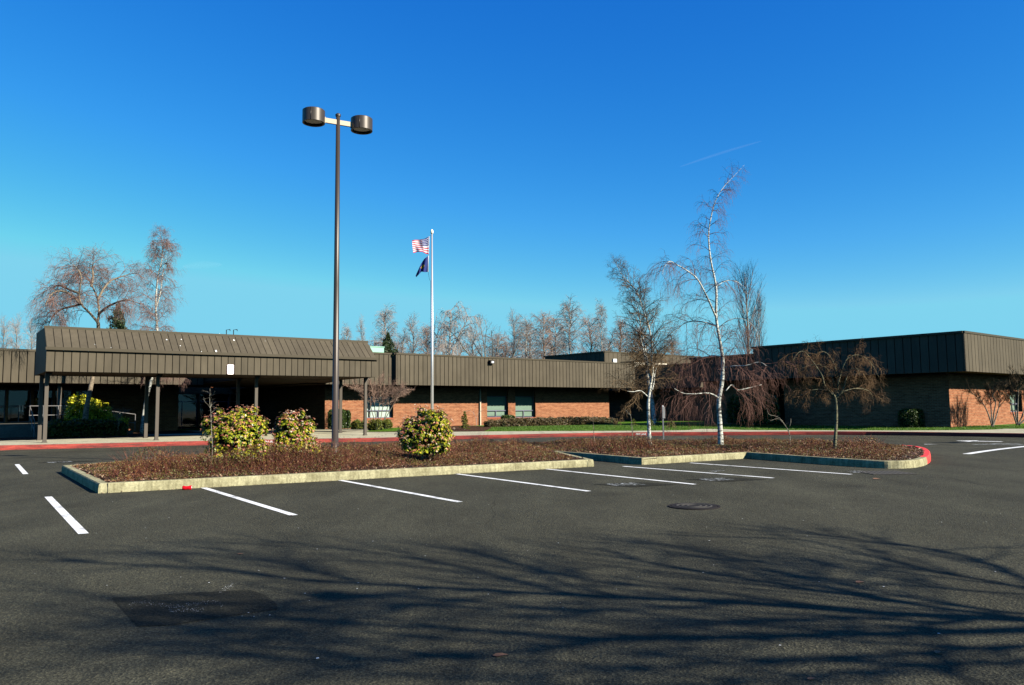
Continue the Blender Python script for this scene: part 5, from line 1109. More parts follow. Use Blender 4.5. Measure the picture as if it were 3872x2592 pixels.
FT = [('weep', 1700, 1138, 105, 1.0, 2.0, 'weeping white birch just right of the flagpole, above the roof'),
      ('vase', 1862, 1152, 112, .95, 0, 'dark open limbed bare tree behind the roof, above the two windows'),
      ('birch', 2155, 1170, 112, 1.05, 0, 'tallest white trunked birch over the far roof, left of the island birches'),
      ('rust', 2055, 1212, 118, 1.0, 1, 'reddish crowned bare tree left of the tallest far birch'),
      ('poplar', 2822, 1085, 105, .9, 0, 'tall narrow bare poplar just right of the tall weeping birch'),
      ('upright', 1560, 1228, 112, .9, 0, 'thin grey bare tree left of the flagpole, above the long fascia'),
      ('birch', 1458, 1196, 118, .95, 2, 'pale twiggy birch behind the small dark conifer right of the canopy'),
      ('upright', 1945, 1215, 122, .8, 2, 'slim grey bare tree right of the dark open limbed one'),
      ('birch', 2272, 1178, 120, .55, 4, 'slender pale birch rising above the gymnasium corner'),
      ('rust', 2230, 1225, 128, 1.0, 3, 'brown twiggy bare tree behind the gymnasium corner'),
      ('rust', 2345, 1238, 126, 1.1, 5, 'brown twiggy bare tree left of the smaller island birch'),
      ('birch', 1990, 1232, 128, 1.1, 5, 'greyish birch in the gap left of the reddish crowned tree'),
      ('rust', 1615, 1262, 124, 1.15, 2, 'low reddish bare tree directly behind the flagpole'),
      ('upright', 1790, 1268, 130, 1.2, 3, 'low grey bare tree between the weeping birch and the dark limbed tree'),
      ('upright', 1520, 1278, 130, 1.2, 5, 'low grey bare tree between the conifer and the flagpole'),
      ('birch', 2100, 1225, 134, 1.2, 1, 'pale birch filling the gap left of the tallest far birch'),
      ('upright', 1368, 1236, 125, .5, 1, 'faint thin bare tree above the right end of the canopy'),
      ('upright', 62, 1232, 100, .7, 0, 'bare tree top above the roof at the far left edge'), ('upright', 18, 1240, 104, .7, 3, 'bare tree top cut by the far left edge above the roof'),
      ('upright', 122, 1246, 96, .75, 2, 'bare tree top just left of the canopy end'), ('poplar', 2868, 1180, 112, .6, 2, 'shorter bare poplar at the right side of the tall one'),
      ('upright', 2000, 1262, 140, 1.5, 0, 'distant low bare tree behind the reddish crowned one'), ('rust', 1880, 1285, 136, 1.5, 1, 'distant low bare tree at the foot of the dark open limbed tree'),
      ('rust', 2420, 1262, 132, 1.3, 2, 'low brown bare tree behind the smaller island birch'), ('birch', 1310, 1258, 128, .6, 4, 'faint birch top above the canopy slope')]
FT += [('rust', 1500, 1314, 137, 1.45, 2.4, 'low hazy bare tree at the left end of the far tree line'),
       ('upright', 1740, 1314, 129, 1.51, 3.2, 'low hazy bare tree under the right side of the weeping birch'),
       ('rust', 1915, 1314, 136, 1.80, 1.2, 'low hazy bare tree above the right greenish window'),
       ('upright', 2090, 1304, 130, 1.82, 2.0, 'low hazy bare tree low before the pale birches'),
       ('upright', 2300, 1289, 130, 1.87, 4.9, 'low hazy bare tree above the gymnasium corner edge'),
       ('birch', 1415, 1304, 137, 1.82, 3.1, 'low hazy bare tree over the mint green rooftop unit'),
       ('rust', 2540, 1304, 135, 1.55, 4.9, 'low hazy bare tree low between the two island birches')]
for a in FT: far_tree(*a)

# conifers
def conifer(name, base, H, Rr, mt, label, cat='tree', n=2600, seed=1, sparse=1.0, size=.06, pw=1.0):
    rg = np.random.RandomState(seed); t = thing(name, base, label, cat); mb = MB(); mb.tube([base, base + UP * H * .97], [max(.03, H * .018), .01], 6); mb.build('trunk', M['bark_tan'], t)
    V = []; k = int(H * 7 * sparse) + 10; P_ = []
    for i in range(k):
        z = H * (.06 + .93 * (i + rg.rand()) / k); L_ = Rr * (1 - z / H) ** pw * rg.uniform(.6, 1.15) + .04; a = i * 2.4 + rg.normal() * .3; m_ = max(6, int(n / k * (L_ / Rr + .25)))
        u = rg.rand(m_) ** .7; dx = np.cos(a); dy = np.sin(a); w_ = .16 * L_ * (1.1 - u); x = u * L_; pp_ = np.stack([base[0] + dx * x - dy * rg.normal(size=m_) * w_, base[1] + dy * x + dx * rg.normal(size=m_) * w_, base[2] + z + x * .22 - .55 * x * x / (L_ + .3) + rg.normal(size=m_) * .03 * Rr], 1); P_.append(pp_)
    P_ = np.concatenate(P_); quads('crown', leafquads(P_, size, asp=.35), mt, t); return t
p = atd(447, 1153, 72); conifer('conifer_tree', Vector((p.x, 72, 0)), p.z, 5.0, M['needle'], 'dark green conifer top over the canopy, between the two bare trees', n=26000, seed=4, size=.13, pw=.85)
p = atd(1466, 1264, 84); conifer('conifer_tree', Vector((p.x, 84, 0)), p.z, 4.6, M['needle'], 'small dark conifer top beside the mint green rooftop unit', n=26000, seed=8, size=.13, pw=.85)
p = atG(1757, 1626); pt_ = atd(1757, 1556, p.y); conifer('dwarf_conifer', p, pt_.z - p.z, .42, M['needle_y'], 'yellow green cone shaped dwarf conifer by the brick wall left of the downpipe', 'shrub', n=4500, seed=5, size=.045, sparse=3, pw=.8)
for i, (x, yb, yt, l) in enumerate([(2397, 1610, 1585, 'leftmost'), (2464, 1612, 1590, 'second'), (2489, 1608, 1585, 'third'), (2542, 1618, 1592, 'rightmost')]):
    p = atG(x, yb); q_ = atd(x, yt, p.y); c_ = conifer('conifer_seedling', p, max(.5, q_.z - p.z), .32, M['needle_y'], l + ' of the four small conifer seedlings on the lawn', 'shrub', n=420, seed=20 + i, size=.055, sparse=1.6); c_['group'] = 'conifer seedlings on the lawn'

# multi stemmed bare shrubs at the walls
def multistem(name, base, stems, label, wood, twig, seed, H, tipm=None, tw=.008, dens=1.0, group=None, rr=.05):
    rg = random.Random(seed); tb = TB(); t = thing(name, base, label, 'tree', group)
    Pm = [dict(seg=4, bend=.05, grav=0, n=0, ang=.6, len=H * .32, t0=.45, wood=True, lift=.1), dict(seg=5, bend=.14, grav=.10, n=int(9 * dens), ang=.6, len=H * .16, t0=.1, rad=.018, tip=.4, sides=4), dict(seg=4, bend=.14, grav=.14, n=5, ang=.6, len=H * .09, t0=.1, rad=tw * 1.3, tip=.5), dict(seg=3, bend=.12, grav=.1, n=0, ang=.6, len=.2, t0=.2, rad=tw, tip=.6)]
    for pts in stems:
        P_, r_ = smoothline(pts, [rr * (1 - .72 * i / (len(pts) - 1)) for i in range(len(pts))]); tb.t.tube(P_, r_, 6); kids(tb, P_, r_, polydirs(P_), 0, 0, Pm, rg, n=int(10 * dens), t0=.45, prof=lambda t: 1.0)
    finish(t, tb, wood, twig); return t
Y = 54.5
def stem(pxs, dy): n = len(pxs); return [atd(x, y, Y + dy * (i / (n - 1))) for i, (x, y) in enumerate(pxs)]
b_ = atd(1434, 1624, Y)
multistem('multi_stem_tree', b_, [stem(p, d) for p, d in [([(1430, 1624), (1410, 1570), (1398, 1530), (1370, 1490), (1330, 1465)], -.5), ([(1432, 1624), (1418, 1560), (1415, 1500), (1405, 1460)], .8), ([(1434, 1624), (1432, 1560), (1438, 1500), (1440, 1455)], -.8), ([(1436, 1624), (1442, 1570), (1455, 1510), (1475, 1460)], .6),
          ([(1438, 1624), (1455, 1580), (1470, 1530), (1500, 1490), (1530, 1470)], -.6), ([(1436, 1624), (1465, 1570), (1500, 1510), (1520, 1480)], .6), ([(1431, 1624), (1400, 1580), (1385, 1520), (1360, 1470)], .9)]], 'bare multi stemmed tree with reddish twig tips in front of the white blind window', M['bark_grey'], M['twig_rust'], 41, 2.6, tw=.009, dens=1.25, rr=.042)
Y = 47.5; gB = 'bare multi stemmed trees along the right wing'
multistem('multi_stem_tree', atG(3752, 1615), [stem(p, d) for p, d in [([(3752, 1616), (3738, 1570), (3722, 1535), (3700, 1505), (3665, 1480)], -.4), ([(3753, 1616), (3748, 1560), (3745, 1510), (3738, 1480)], .5), ([(3754, 1616), (3757, 1570), (3765, 1520), (3752, 1495), (3775, 1470)], -.5), ([(3754, 1616), (3770, 1565), (3781, 1520), (3780, 1480)], .5)]],
          'bare multi stemmed tree at the brick corner of the right wing', M['bark_grey'], M['twig_brown'], 42, 2.3, tw=.007, dens=1.2, group=gB, rr=.045)
multistem('multi_stem_tree', atG(3850, 1606), [stem(p, d) for p, d in [([(3845, 1608), (3830, 1560), (3820, 1510), (3800, 1480)], -.4), ([(3846, 1608), (3838, 1540), (3835, 1500), (3822, 1475)], .5), ([(3848, 1608), (3848, 1540), (3850, 1480), (3845, 1440)], -.5), ([(3850, 1608), (3870, 1560), (3880, 1500), (3875, 1430)], .4), ([(3852, 1608), (3885, 1575), (3910, 1530), (3930, 1480)], -.3)]],
          'bare multi stemmed tree in front of the window at the right edge', M['bark_grey'], M['twig_brown'], 43, 2.6, tw=.007, dens=1.2, group=gB, rr=.05)
Y = 45.5
multistem('bare_shrub', atd(446, 1632, Y), [stem(p, d) for p, d in [([(446, 1632), (448, 1600), (438, 1570), (425, 1552)], -.3), ([(446, 1632), (452, 1595), (462, 1568), (478, 1555)], .3), ([(446, 1632), (447, 1590), (450, 1560)], .3)]], 'little sunlit bare red twigged tree behind the canopy, by the ramp', M['bark_tan'], M['twig_rust'], 44, 1.0, tw=.006, dens=.8, rr=.02)
# crooked little weeping shrub by the dwarf conifer
Y = 57
multistem('bare_shrub', atG(1801, 1620), [[atd(x, y, Y) for x, y in [(1801, 1612), (1800, 1585), (1790, 1562), (1772, 1553), (1755, 1560)]], [atd(x, y, Y) for x, y in [(1801, 1612), (1803, 1580), (1812, 1560), (1828, 1548)]]], 'thin crooked bare shrub arching at the downpipe', M['twig_grey'], M['twig_grey'], 45, .9, tw=.005, dens=.3, rr=.014)
# saplings in the island
def sapling(pxs, brs, r, m, label, cat='sapling', name='sapling', basept=None, add=None):
    b = ati(*pxs[0]); Y = b.y; t = thing(name, b, label, cat); mb = MB(); n = len(pxs); P_, r_ = smoothline([b - UP * .05] + [atd(x, y, Y) for x, y in pxs[1:]], [r * (1 - .75 * i / (n - 1)) for i in range(n)], 3); mb.tube(P_, r_, 6); mb.build('stem', m, t)
    rg = random.Random(int(pxs[0][0]))
    for q in brs:
        mb = MB(); k = len(q); P_, r_ = smoothline([atd(x, y, Y + .12 * i * rg.choice((-1, 1))) for i, (x, y) in enumerate(q)], [r * .5 * (1 - .7 * i / (k - 1)) for i in range(k)], 3); mb.tube(P_, r_, 5)
        for j in range(3):
            i = rg.randint(1, len(P_) - 1); d = Vector((rg.gauss(0, 1), rg.gauss(0, 1), abs(rg.gauss(0, 1)))).normalized(); mb.tube([P_[i], P_[i] + d * r * 9], [r * .2, r * .1], 3)
        mb.build('branch', m, t)
    return t
sapling([(797, 1774), (803, 1700), (800, 1640), (797, 1560), (793, 1520), (794, 1470)], [[(797, 1547), (785, 1530), (775, 1520), (767, 1508)], [(795, 1498), (804, 1493), (811, 1481)], [(794, 1490), (786, 1484), (782, 1480)], [(799, 1562), (812, 1553), (825, 1543)], [(802, 1697), (818, 1690), (836, 1676)], [(796, 1750), (789, 1700), (795, 1660), (790, 1640)], [(797, 1540), (801, 1520), (800, 1503)]], .015, M['bark_grey'], 'leafless sapling standing at the left side of the largest pink and yellow shrub')
sapling([(2248, 1692), (2246, 1650), (2243, 1600), (2241, 1560)], [], .014, M['bark_tan'], 'thin straight stick standing in the ground cover right of the flagpole', 'stake', 'wooden_stake')
sapling([(2389, 1680), (2392, 1640), (2388, 1600), (2384, 1570), (2370, 1555), (2357, 1545)], [[(2391, 1640), (2388, 1620), (2384, 1605)], [(2384, 1570), (2372, 1562), (2364, 1550)]], .014, M['bark_grey'], 'leafless leaning sapling left of the smaller birch')
sapling([(2988, 1690), (2986, 1650), (2978, 1625), (2955, 1590), (2935, 1575), (2908, 1568), (2899, 1545)], [[(2981, 1632), (2990, 1600), (2991, 1583), (3000, 1575)], [(2960, 1600), (2942, 1584), (2912, 1592)], [(2975, 1620), (2962, 1600), (2945, 1578)]], .018, M['bark_grey'], 'leafless crooked sapling between the tall birch and the small weeping tree')

# ------------------------------------------------------------------ shrubs and hedges
def shrubcore(blobs, t, sc=.72):
    mb = MB()
    for (c, rx, ry, rz) in blobs:
        n1, n2 = 10, 7; b = len(mb.v)
        for j in range(n2 + 1):
            for i in range(n1):
                a = 6.2832 * i / n1; th = math.pi * j / n2; k = sc * (1 + .12 * math.sin(a * 3 + j)); mb.v.append((c.x + rx * k * math.sin(th) * math.cos(a), c.y + ry * k * math.sin(th) * math.sin(a), c.z + rz * k * math.cos(th)))
        for j in range(n2):
            for i in range(n1): mb.f.append((b + j * n1 + i, b + j * n1 + (i + 1) % n1, b + (j + 1) * n1 + (i + 1) % n1, b + (j + 1) * n1 + i)); mb.m.append(0)
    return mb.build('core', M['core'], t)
def rosettes(blobs, n, rg, inner=.55):
    out = []; nrm = []; vol = np.array([b[1] * b[3] for b in blobs]); pick = rg.choice(len(blobs), n, p=vol / vol.sum())
    for i in pick:
        c, rx, ry, rz = blobs[i]; d = rg.normal(size=3); d /= np.linalg.norm(d)
        if d[2] < -.5: d[2] *= -.5
        k = rg.uniform(inner, 1.0) ** .5 * rg.uniform(.84, 1.16); out.append([c.x + d[0] * rx * k, c.y + d[1] * ry * k, c.z + d[2] * rz * k]); nrm.append(d)
    return np.array(out), np.array(nrm)
def whorl(P_, Nn, m_, ln, wd, rg, tilt=.6):
    """m_ leaves radiating from every point, drooping outwards"""
    n = len(P_); V = []
    for j in range(m_):
        ax = Nn * .6 + np.array([0, 0, .6]) + rg.normal(size=(n, 3)) * .2; ax /= np.linalg.norm(ax, axis=1)[:, None]; r = rg.normal(size=(n, 3)); t = np.cross(ax, r); t /= np.linalg.norm(t, axis=1)[:, None] + 1e-9
        tl = rg.normal(tilt, .35, n)[:, None]; d = t * np.cos(tl) - ax * np.sin(tl) * .6 + ax * .25; d /= np.linalg.norm(d, axis=1)[:, None]; b = np.cross(d, ax); b /= np.linalg.norm(b, axis=1)[:, None] + 1e-9
        l = (ln * rg.uniform(.7, 1.25, n))[:, None]; w_ = wd * l / ln; mid = P_ + d * l * .55
        V.append(np.stack([P_, mid + b * w_, P_ + d * l - np.array([0, 0, .15]) * l, mid - b * w_], 1))
    return np.concatenate(V)
def flowering(px_blobs, Y, dep, label, seed, pink, cream, nros=900, ln=.056):
    rg = np.random.RandomState(seed); bl = []
    for (x, y, rx, ry) in px_blobs: c = atd(x, y, Y + rg.normal() * .1); k = Y / F; bl.append((c, rx * k, max(rx * k * dep, .12), ry * k))
    base = atd(px_blobs[0][0], 1745, Y); base.z = bed_h(base); t = thing('flowering_shrub', base, label, 'shrub', 'evergreen shrubs with pink new leaves'); shrubcore(bl, t, .66)
    P1, N1 = rosettes(bl, nros, rg, .45); quads('foliage', whorl(P1 - N1 * .03, N1, 8, ln * 1.1, .017, rg, .75), M['leaf_green'], t)
    k = rg.rand(len(P1)) < pink; P2 = P1[k] + N1[k] * .03 + np.array([0, 0, .03]); quads('new_leaf_cluster', whorl(P2, N1[k], 7, ln * .75, .012, rg, .3), M['leaf_pink'], t, kind='stuff')
    hi = (rg.rand(len(P1)) < cream) & (N1[:, 2] > -.2); P3 = P1[hi] + N1[hi] * .045 + np.array([0, 0, .03]); quads('pale_flower_cluster', whorl(P3, N1[hi], 7, ln * .6, .014, rg, .2), M['leaf_cream'], t, kind='stuff')
    mb = MB()
    for i in range(7): c = bl[i % len(bl)][0]; mb.tube([base + Vector((rg.normal() * .08, rg.normal() * .08, -.05)), base.lerp(c, .5) + Vector((rg.normal() * .05, 0, 0)), c], [.022, .016, .01], 5)
    mb.build('stem', M['bark_tan'], t); return t
flowering([(885, 1650, 105, 80), (830, 1600, 45, 45), (800, 1615, 35, 40), (900, 1590, 60, 50), (960, 1620, 55, 60), (965, 1700, 52, 45), (850, 1705, 70, 45), (915, 1715, 75, 35), (829, 1556, 14, 18), (911, 1552, 24, 16), (955, 1552, 22, 18), (780, 1600, 20, 24), (985, 1700, 30, 45), (1000, 1735, 22, 12)], 18.2, .9, 'largest rounded shrub with yellow green leaves and pink tips, left of the lamp post', 51, .30, .05, 2500)
flowering([(1105, 1650, 65, 55), (1085, 1600, 42, 35), (1145, 1680, 55, 50), (1070, 1690, 45, 40), (1160, 1620, 35, 38), (1170, 1700, 40, 30), (1110, 1575, 30, 20), (1142, 1568, 14, 18), (1060, 1640, 30, 30), (1190, 1690, 22, 28)], 18.8, .85, 'smallest pink tipped shrub, cream flowers on top, nearest the lamp post', 52, .28, .17, 1900)
flowering([(1610, 1640, 95, 65), (1560, 1610, 45, 38), (1650, 1600, 55, 50), (1630, 1570, 38, 30), (1595, 1560, 25, 25), (1680, 1650, 38, 45), (1540, 1660, 40, 45), (1600, 1690, 70, 30), (1660, 1690, 50, 25), (1672, 1575, 20, 28), (1525, 1640, 25, 25), (1600, 1704, 74, 24), (1655, 1700, 42, 22), (1550, 1692, 36, 24)], 19.8, .9, 'dark rounded shrub with pale pink flowers in front of the flagpole', 53, .28, .16, 2200)
# dark green twiggy top of that shrub
def hedge(name, label, pA, pB, h, dpt, mt, n, size, cat='hedge', round_=0.0, zb=0.0, seed=1, bumpy=.04, coref=.86, group=None):
    """clipped hedge between two ground points"""
    rg = np.random.RandomState(seed); a = Vector(pA); b = Vector(pB); d = b - a; d.z = 0; Ln = d.length; d.normalize(); q = Vector((-d.y, d.x, 0)); t = thing(name, a.lerp(b, .5), label, cat, group)
    c = a.lerp(b, .5) + q * dpt / 2; u = rg.uniform(-1, 1, (n, 3)); f = rg.randint(0, 5, n)
    s = np.sign(rg.rand(n) - .5); u[f <= 1, 2] = 1; k = (f == 2) | (f == 3); u[k, 1] = np.where(rg.rand(k.sum()) < .7, -1, 1); k = f == 4; u[k, 0] = s[k]
    if round_ > 0: e = 6 - 4 * round_; nn = (np.abs(u[:, 0]) ** e + np.abs(u[:, 1]) ** e + np.where(u[:, 2] > 0, u[:, 2], 0) ** e) ** (1 / e); u /= np.maximum(nn, 1)[:, None]
    wob = 1 + bumpy * (2 * vn(u[:, 0] * Ln / 2 + seed, u[:, 2] * 3 + u[:, 1] * 2, .4) - 1) * 2; P_ = np.stack([u[:, 0] * Ln / 2, u[:, 1] * dpt / 2 * wob, (u[:, 2] + 1) / 2 * h * wob], 1)
    W_ = np.array([c.x, c.y, a.z + zb]) + P_[:, :1] * np.array([d.x, d.y, (b.z - a.z) / Ln]) + P_[:, 1:2] * np.array([q.x, q.y, 0]) + P_[:, 2:3] * np.array([0, 0, 1]) + rg.normal(size=(n, 3)) * size * .5
    quads('foliage', leafquads(W_, size), mt, t); mb = MB(); k = coref; cc = Vector((c.x, c.y, (a.z + b.z) / 2 + zb)); m1 = [cc + d * sx_ * Ln / 2 * k + q * sy_ * dpt / 2 * k for sx_, sy_ in ((-1, -1), (1, -1), (1, 1), (-1, 1))]
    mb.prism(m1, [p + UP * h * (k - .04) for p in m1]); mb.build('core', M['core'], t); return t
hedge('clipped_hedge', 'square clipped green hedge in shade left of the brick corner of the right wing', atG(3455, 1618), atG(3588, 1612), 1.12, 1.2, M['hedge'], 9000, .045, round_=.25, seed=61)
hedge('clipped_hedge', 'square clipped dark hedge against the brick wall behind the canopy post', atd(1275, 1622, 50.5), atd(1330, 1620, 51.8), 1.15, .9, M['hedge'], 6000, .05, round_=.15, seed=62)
hedge('clipped_hedge', 'small clipped green shrub between the two greenish windows', atd(1914, 1603, 62.5), atd(1951, 1602, 63.3), .62, .7, M['hedge'], 2500, .05, round_=.3, zb=.0, seed=63)
hedge('low_hedge', 'long low brownish hedge running along the brick wall to the courtyard corner', atd(1865, 1619, 59), atd(2352, 1605, 68.5), .55, 1.6, M['hedge_brown'], 22000, .065, round_=.7, seed=64, bumpy=.14)
for i, (x0, x1, y, Y, h_, l) in enumerate([(1345, 1395, 1624, 53, .5, 'low green shrub at the foot of the canopy end post'), (1420, 1450, 1626, 53.5, .55, 'low green shrub around the base of the multi stemmed tree'), (1455, 1488, 1622, 54, .5, 'low green shrub under the right half of the white blind window')]):
    hedge('low_shrub', l, atd(x0, y, Y), atd(x1, y, Y + .7), h_, .8, M['needle_y'], 1500, .05, 'shrub', round_=.9, seed=70 + i, bumpy=.2, group='low shrubs under the brick wall')
# dark shrubs and hedges in the shade behind the canopy
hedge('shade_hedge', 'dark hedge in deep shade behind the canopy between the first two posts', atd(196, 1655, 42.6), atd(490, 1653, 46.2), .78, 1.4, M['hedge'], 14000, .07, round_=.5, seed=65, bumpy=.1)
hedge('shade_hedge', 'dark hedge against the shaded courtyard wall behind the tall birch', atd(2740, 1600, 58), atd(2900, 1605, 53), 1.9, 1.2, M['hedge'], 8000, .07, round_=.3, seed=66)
for i, (x0, x1, y, Y, h_, l) in enumerate([(240, 335, 1612, 46.2, 1.35, 'bright yellow green shrub left of the slanting trunk behind the canopy'), (332, 392, 1610, 46.6, 1.1, 'bright yellow green shrub right of the slanting trunk behind the canopy'), (383, 430, 1612, 47, .9, 'small yellow green shrub beside the ramp rail'), (452, 488, 1622, 46.5, .55, 'low yellow green shrub right of the bare red twigged tree')]):
    hedge('golden_shrub', l, atd(x0, y, Y), atd(x1, y, Y + .5), h_, 1.1, M['leaf_yellow'], 2600, .07, 'shrub', round_=1.0, seed=80 + i, bumpy=.3, coref=.6, group='golden shrubs behind the canopy')
# pale rounded boulder on the porch
c = atd(268, 1517, 50.2); bo = MB(); n1, n2 = 18, 10
for j in range(n2 + 1):
    for i in range(n1): a = 6.2832 * i / n1; th = math.pi * j / n2; k = 1 + .1 * math.sin(a * 2 + j * .8); bo.v.append((c.x + .62 * k * math.sin(th) * math.cos(a), c.y + .4 * k * math.sin(th) * math.sin(a), c.z + .30 * k * math.cos(th)))
for j in range(n2):
    for i in range(n1): bo.f.append((j * n1 + i, j * n1 + (i + 1) % n1, (j + 1) * n1 + (i + 1) % n1, (j + 1) * n1 + i)); bo.m.append(0)
bt_ = thing('rounded_sculpture', (c.x, c.y, pz), 'grey rounded sculpture on a short stem beside the porch column', 'sculpture'); bo.build('body', M['rock'], bt_, smooth=True); mb = MB(); mb.tube([(c.x, c.y, pz), (c.x, c.y, c.z - .2)], .08, 8); mb.build('stem', M['iron'], bt_)
# brick planter and stones by the ramp
pA_, pB_ = atd(432, 1608, 48), atd(468, 1606, 48.4); mb = MB(); mb.box((pA_ + pB_) / 2 + Vector((0, .3, -.1)), (pB_ - pA_) / 2, (0, .35, 0), (0, 0, .42)); uvwall(mb.build('brick_planter', M['brick'])); tag(bpy.data.objects['brick_planter'], 'low sunlit brick planter wall behind the bare red twigged tree', 'planter')
#==SHADOWTREE==
# ------------------------------------------------------------------ bare tree beyond the right edge: its shadow crosses the foreground
T0 = Vector((8.6, 2.7, 0)) + SA * 2.5; rg = random.Random(77)
Z8 = lambda l: [(x * 1.6526, 1950 + y * 1.6526) for x, y in l]
def lift(px, py, j=0.0):
    s_ = atz(px, py, 0); h_ = SA.dot(T0 - s_) / KS + j / KS; return s_ + SA * (KS * h_) + UP * h_
SHB = [(Z8([(2500, 246), (2343, 238), (2000, 222), (1700, 200), (1300, 182), (1000, 165), (700, 148), (480, 122), (250, 110), (150, 102)]), .055, 0), (Z8([(2500, 252), (2343, 262), (1950, 272), (1400, 282), (1100, 262), (850, 250), (600, 235), (350, 225)]), .042, .5),
       (Z8([(1400, 282), (1250, 302), (1000, 325), (750, 328), (500, 322), (260, 312)]), .026, -.4), (Z8([(1300, 182), (1150, 140), (950, 98), (750, 72), (590, 56)]), .024, .5), (Z8([(2343, 238), (2000, 190), (1750, 152), (1500, 112), (1370, 74)]), .03, -.6),
       (Z8([(2050, 196), (1850, 150), (1600, 80), (1500, 66)]), .02, .6), (Z8([(1000, 165), (800, 188), (550, 200), (300, 195), (80, 154)]), .022, .3), (Z8([(2450, 200), (2343, 165), (2100, 120), (1850, 58), (1700, 50)]), .024, -.3),
       (Z8([(1700, 200), (1450, 215), (1100, 212), (800, 205), (550, 232)]), .02, -.5), (Z8([(2100, 230), (1800, 240), (1500, 238), (1200, 230)]), .018, .4), (Z8([(2600, 300), (2300, 300), (1900, 330), (1500, 345), (1150, 370), (900, 362)]), .026, -.3), (Z8([(850, 158), (700, 120), (500, 74)]), .014, .2),
       (Z8([(2343, 180), (2150, 165), (2000, 130), (1900, 115)]), .016, .2), (Z8([(2450, 236), (2200, 208), (1950, 160), (1820, 120), (1700, 100)]), .024, .5),
       (Z8([(1500, 196), (1300, 160), (1180, 110), (1000, 70)]), .02, -.4), (Z8([(1900, 214), (1600, 172), (1350, 150), (1150, 100), (1050, 75)]), .022, .3), (Z8([(2400, 170), (2200, 90), (2000, 60), (1850, 40)]), .02, .4), (Z8([(1200, 175), (900, 215), (650, 260), (450, 262)]), .018, -.5),
       (Z8([(1100, 262), (850, 285), (600, 270), (400, 255)]), .016, .4), (Z8([(2500, 330), (2100, 345), (1700, 380), (1300, 400)]), .022, .2), (Z8([(800, 150), (600, 100), (450, 85), (380, 92)]), .012, -.3), (Z8([(2300, 225), (2150, 250), (1900, 262), (1700, 300), (1500, 310)]), .018, -.2)]
tb = TB(); t = thing('bare_tree', T0, 'bare tree beyond the right edge of the picture casting the foreground shadows', 'tree')
Pm = [dict(seg=4, bend=.05, grav=0, n=0, ang=.55, len=1.1, t0=.2, wood=True), dict(seg=6, bend=.12, grav=.0, n=7, ang=.6, len=.55, t0=.1, rad=.024, tip=.4), dict(seg=4, bend=.14, grav=.05, n=0, ang=.6, len=.2, t0=.2, rad=.006, tip=.5)]
fork = lift(*SHB[0][0][0]); fork2 = lift(*SHB[10][0][0])
for bi, (pl, r_, j) in enumerate(SHB):
    n = len(pl); pts = [lift(x, y, j * min(1, i / 2)) for i, (x, y) in enumerate(pl)]; P_, R_ = smoothline(pts, [1.7 * r_ * (1 - .7 * i / (n - 1)) for i in range(n)], 3); tb.t.tube(P_, R_, 6)
    kids(tb, P_, R_, polydirs(P_), 0, 0, Pm, rg, n=19, t0=.12, prof=lambda t: 1.2 - .3 * t)
tb.t.tube([T0 - UP * .3, T0.lerp(fork, .5) + Vector((.15, .1, 0)), fork], [.16, .13, .085], 10); tb.t.tube([T0.lerp(fork, .4) + Vector((.1, .07, 0)), fork2.lerp(fork, .4), fork2], [.08, .06, .04], 8)
finish(t, tb, M['bark_grey'], M['twig_brown'])
c = lift(1240, 2252); mb = MB(); n1, n2 = 12, 8
for j in range(n2 + 1):
    for i in range(n1): a = 6.2832 * i / n1; th = math.pi * j / n2; k = 1 + .15 * math.sin(a * 3 + j * 1.7); mb.v.append((c.x + .16 * k * math.sin(th) * math.cos(a), c.y + .16 * k * math.sin(th) * math.sin(a), c.z + .08 * k * math.cos(th)))
for j in range(n2):
    for i in range(n1): mb.f.append((j * n1 + i, j * n1 + (i + 1) % n1, (j + 1) * n1 + (i + 1) % n1, (j + 1) * n1 + i)); mb.m.append(0)
tag(mb.build('shadow_clump', M['twig_brown']), 'unseen rounded clump added in the bare tree to cast the oval shadow', 'shadow caster')  # clump added out of view only for its oval shadow on the asphalt
# grass tufts give the lawn an uneven top
gN = 60000; gx_ = NR.uniform(-14, 45, gN); gd_ = NR.uniform(0, 12, gN); gy_ = np.array([ysw(a) if a > -9.5 else 99 for a in gx_]) + gd_ + .05; k = gy_ < 75; gx_, gy_ = gx_[k], gy_[k]
k = ~((gx_ < -1.6) & (gy_ < 90)); gx_, gy_ = gx_[k], gy_[k]; gz_ = np.array([GH(a, b) for a, b in zip(gx_, gy_)]); az = NR.rand(len(gx_)) * 6.28
b0 = np.stack([gx_, gy_, gz_ - .02], 1); wv = np.stack([np.cos(az), np.sin(az), 0 * az], 1) * .02; tp_ = b0 + np.stack([NR.normal(size=len(az)) * .03, NR.normal(size=len(az)) * .03, NR.uniform(.04, .09, len(az))], 1)
gt = quads('grass_tufts', np.stack([b0 - wv, b0 + wv, tp_], 1), M['grass_blade'], kind='stuff', n=3); tag(gt, 'short green grass of the lawn between pavement and building', 'grass')
bd = [atG(*p) for p in [(1250, 1634.5), (1400, 1635.5), (1600, 1633.5), (1832, 1631.8), (1850, 1624), (1862, 1616), (1700, 1606), (1500, 1604), (1330, 1606)]]; mb = MB()
for i in range(len(bd) - 1): pass
mb.poly([p + UP * .02 for p in bd]); mb.build('planting_bed', M['mulch'], kind='structure')
bd = [PC.at(-6, .12, -5.3), PC.at(10.0, .12, -5.3), kE + UP * .12, Vector((-30, 58, .12)), Vector((-36, 50, .12))]; mb = MB(); mb.poly([Vector((p.x, p.y, GH(p.x, p.y) + .02)) for p in bd]); mb.build('planting_bed', M['mulch'], kind='structure')
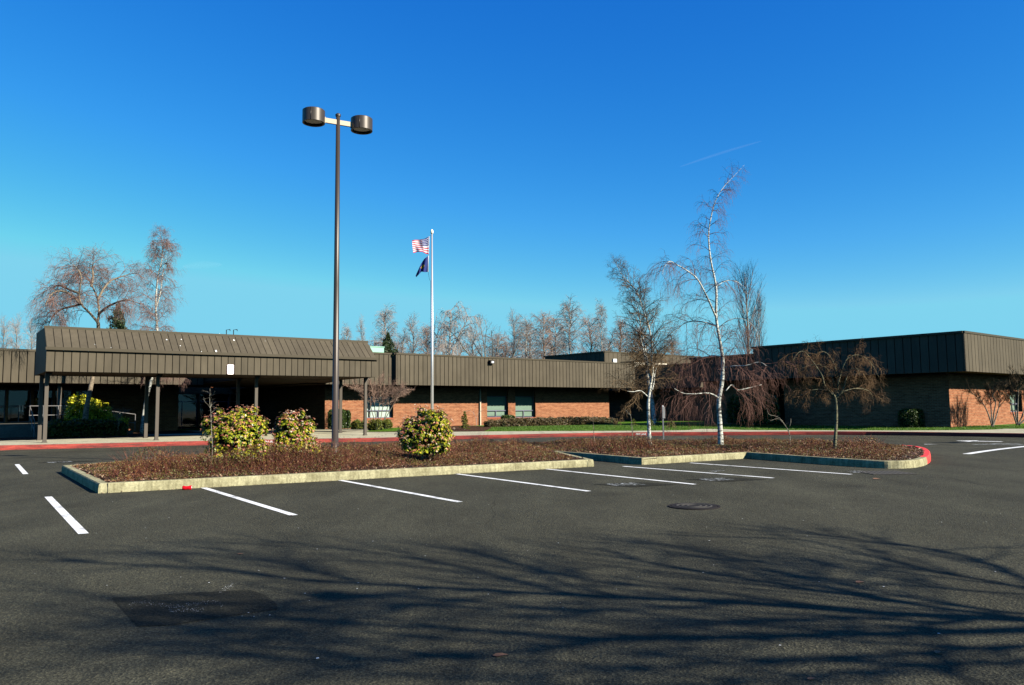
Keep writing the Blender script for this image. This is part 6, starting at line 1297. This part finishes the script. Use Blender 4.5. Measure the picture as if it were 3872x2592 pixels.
# ------------------------------------------------------------------ faint contrail and wisp high above
def trail(name, pa, pb, Y, r, label):
    m = bpy.data.materials.new(name); m.use_nodes = True; tr_ = m.node_tree; tr_.nodes.clear(); o = tr_.nodes.new('ShaderNodeOutputMaterial'); mx = tr_.nodes.new('ShaderNodeMixShader'); a = tr_.nodes.new('ShaderNodeBsdfTransparent'); b = tr_.nodes.new('ShaderNodeBsdfDiffuse'); b.inputs[0].default_value = (.9, .9, .9, 1)
    lw_ = tr_.nodes.new('ShaderNodeLayerWeight'); lw_.inputs[0].default_value = .5; mt_ = tr_.nodes.new('ShaderNodeMath'); mt_.operation = 'MULTIPLY_ADD'; mt_.inputs[1].default_value = -.012; mt_.inputs[2].default_value = .012; tr_.links.new(lw_.outputs['Facing'], mt_.inputs[0]); tr_.links.new(mt_.outputs[0], mx.inputs[0])
    tr_.links.new(a.outputs[0], mx.inputs[1]); tr_.links.new(b.outputs[0], mx.inputs[2]); tr_.links.new(mx.outputs[0], o.inputs[0])
    n = 24; mb = MB(); P_ = [atd(pa[0] + (pb[0] - pa[0]) * i / n, pa[1] + (pb[1] - pa[1]) * i / n - 3 * math.sin(3.14 * i / n), Y) for i in range(n + 1)]; mb.tube(P_, [r * (.15 + math.sin(3.14 * i / n) ** .6) for i in range(n + 1)], 16, cap=False); tag(mb.build(name, m, smooth=True, kind='stuff'), label, 'contrail')
trail('contrail', (2570, 632), (2880, 534), 4000, 7, 'faint thin white contrail above the tall birch'); trail('cloud_wisp', (690, 1008), (840, 1003), 5000, 22, 'faint pale wisp of cloud right of the birch behind the canopy')

# one calibration of all surface colours to the exposure used above
for m in bpy.data.materials:
    if not m.use_nodes or 'Principled BSDF' not in m.node_tree.nodes or m.name in ('white_paint', 'sign_white', 'bird_lime', 'blind_white', 'lamp_arm_paint', 'birch_bark', 'sign_ink', 'brushed_aluminium', 'stars_and_stripes', 'blind', 'leaf_pink', 'leaf_cream', 'leaf_green', 'leaf_yellow', 'cream_metal'): continue
    b = bsdf(m); k = .68 * {'asphalt': .80, 'asphalt_patch': .52, 'asphalt_seal': .8, 'siding': .79, 'trim_metal': .66, 'brick': .74, 'red_kerb_paint': .62, 'post_paint': .75, 'soffit_board': .7, 'white_paint': 1.47, 'kerb_concrete': 1.0, 'walk_concrete': 1.05, 'mulch': .8, 'galvanised': .6}.get(m.name, 1.0)
    for s_ in {l.to_socket for l in m.node_tree.links if l.to_socket.name in ('Base Color',)} | ({b.inputs['Base Color']} if not b.inputs['Base Color'].is_linked else set()):
        if s_.is_linked:
            src = s_.links[0].from_socket; L(m, mixc(m, 1.0, src, (k, k, k), 'MULTIPLY'), s_)
        else: c = s_.default_value; s_.default_value = (c[0] * k, c[1] * k, c[2] * k, 1)
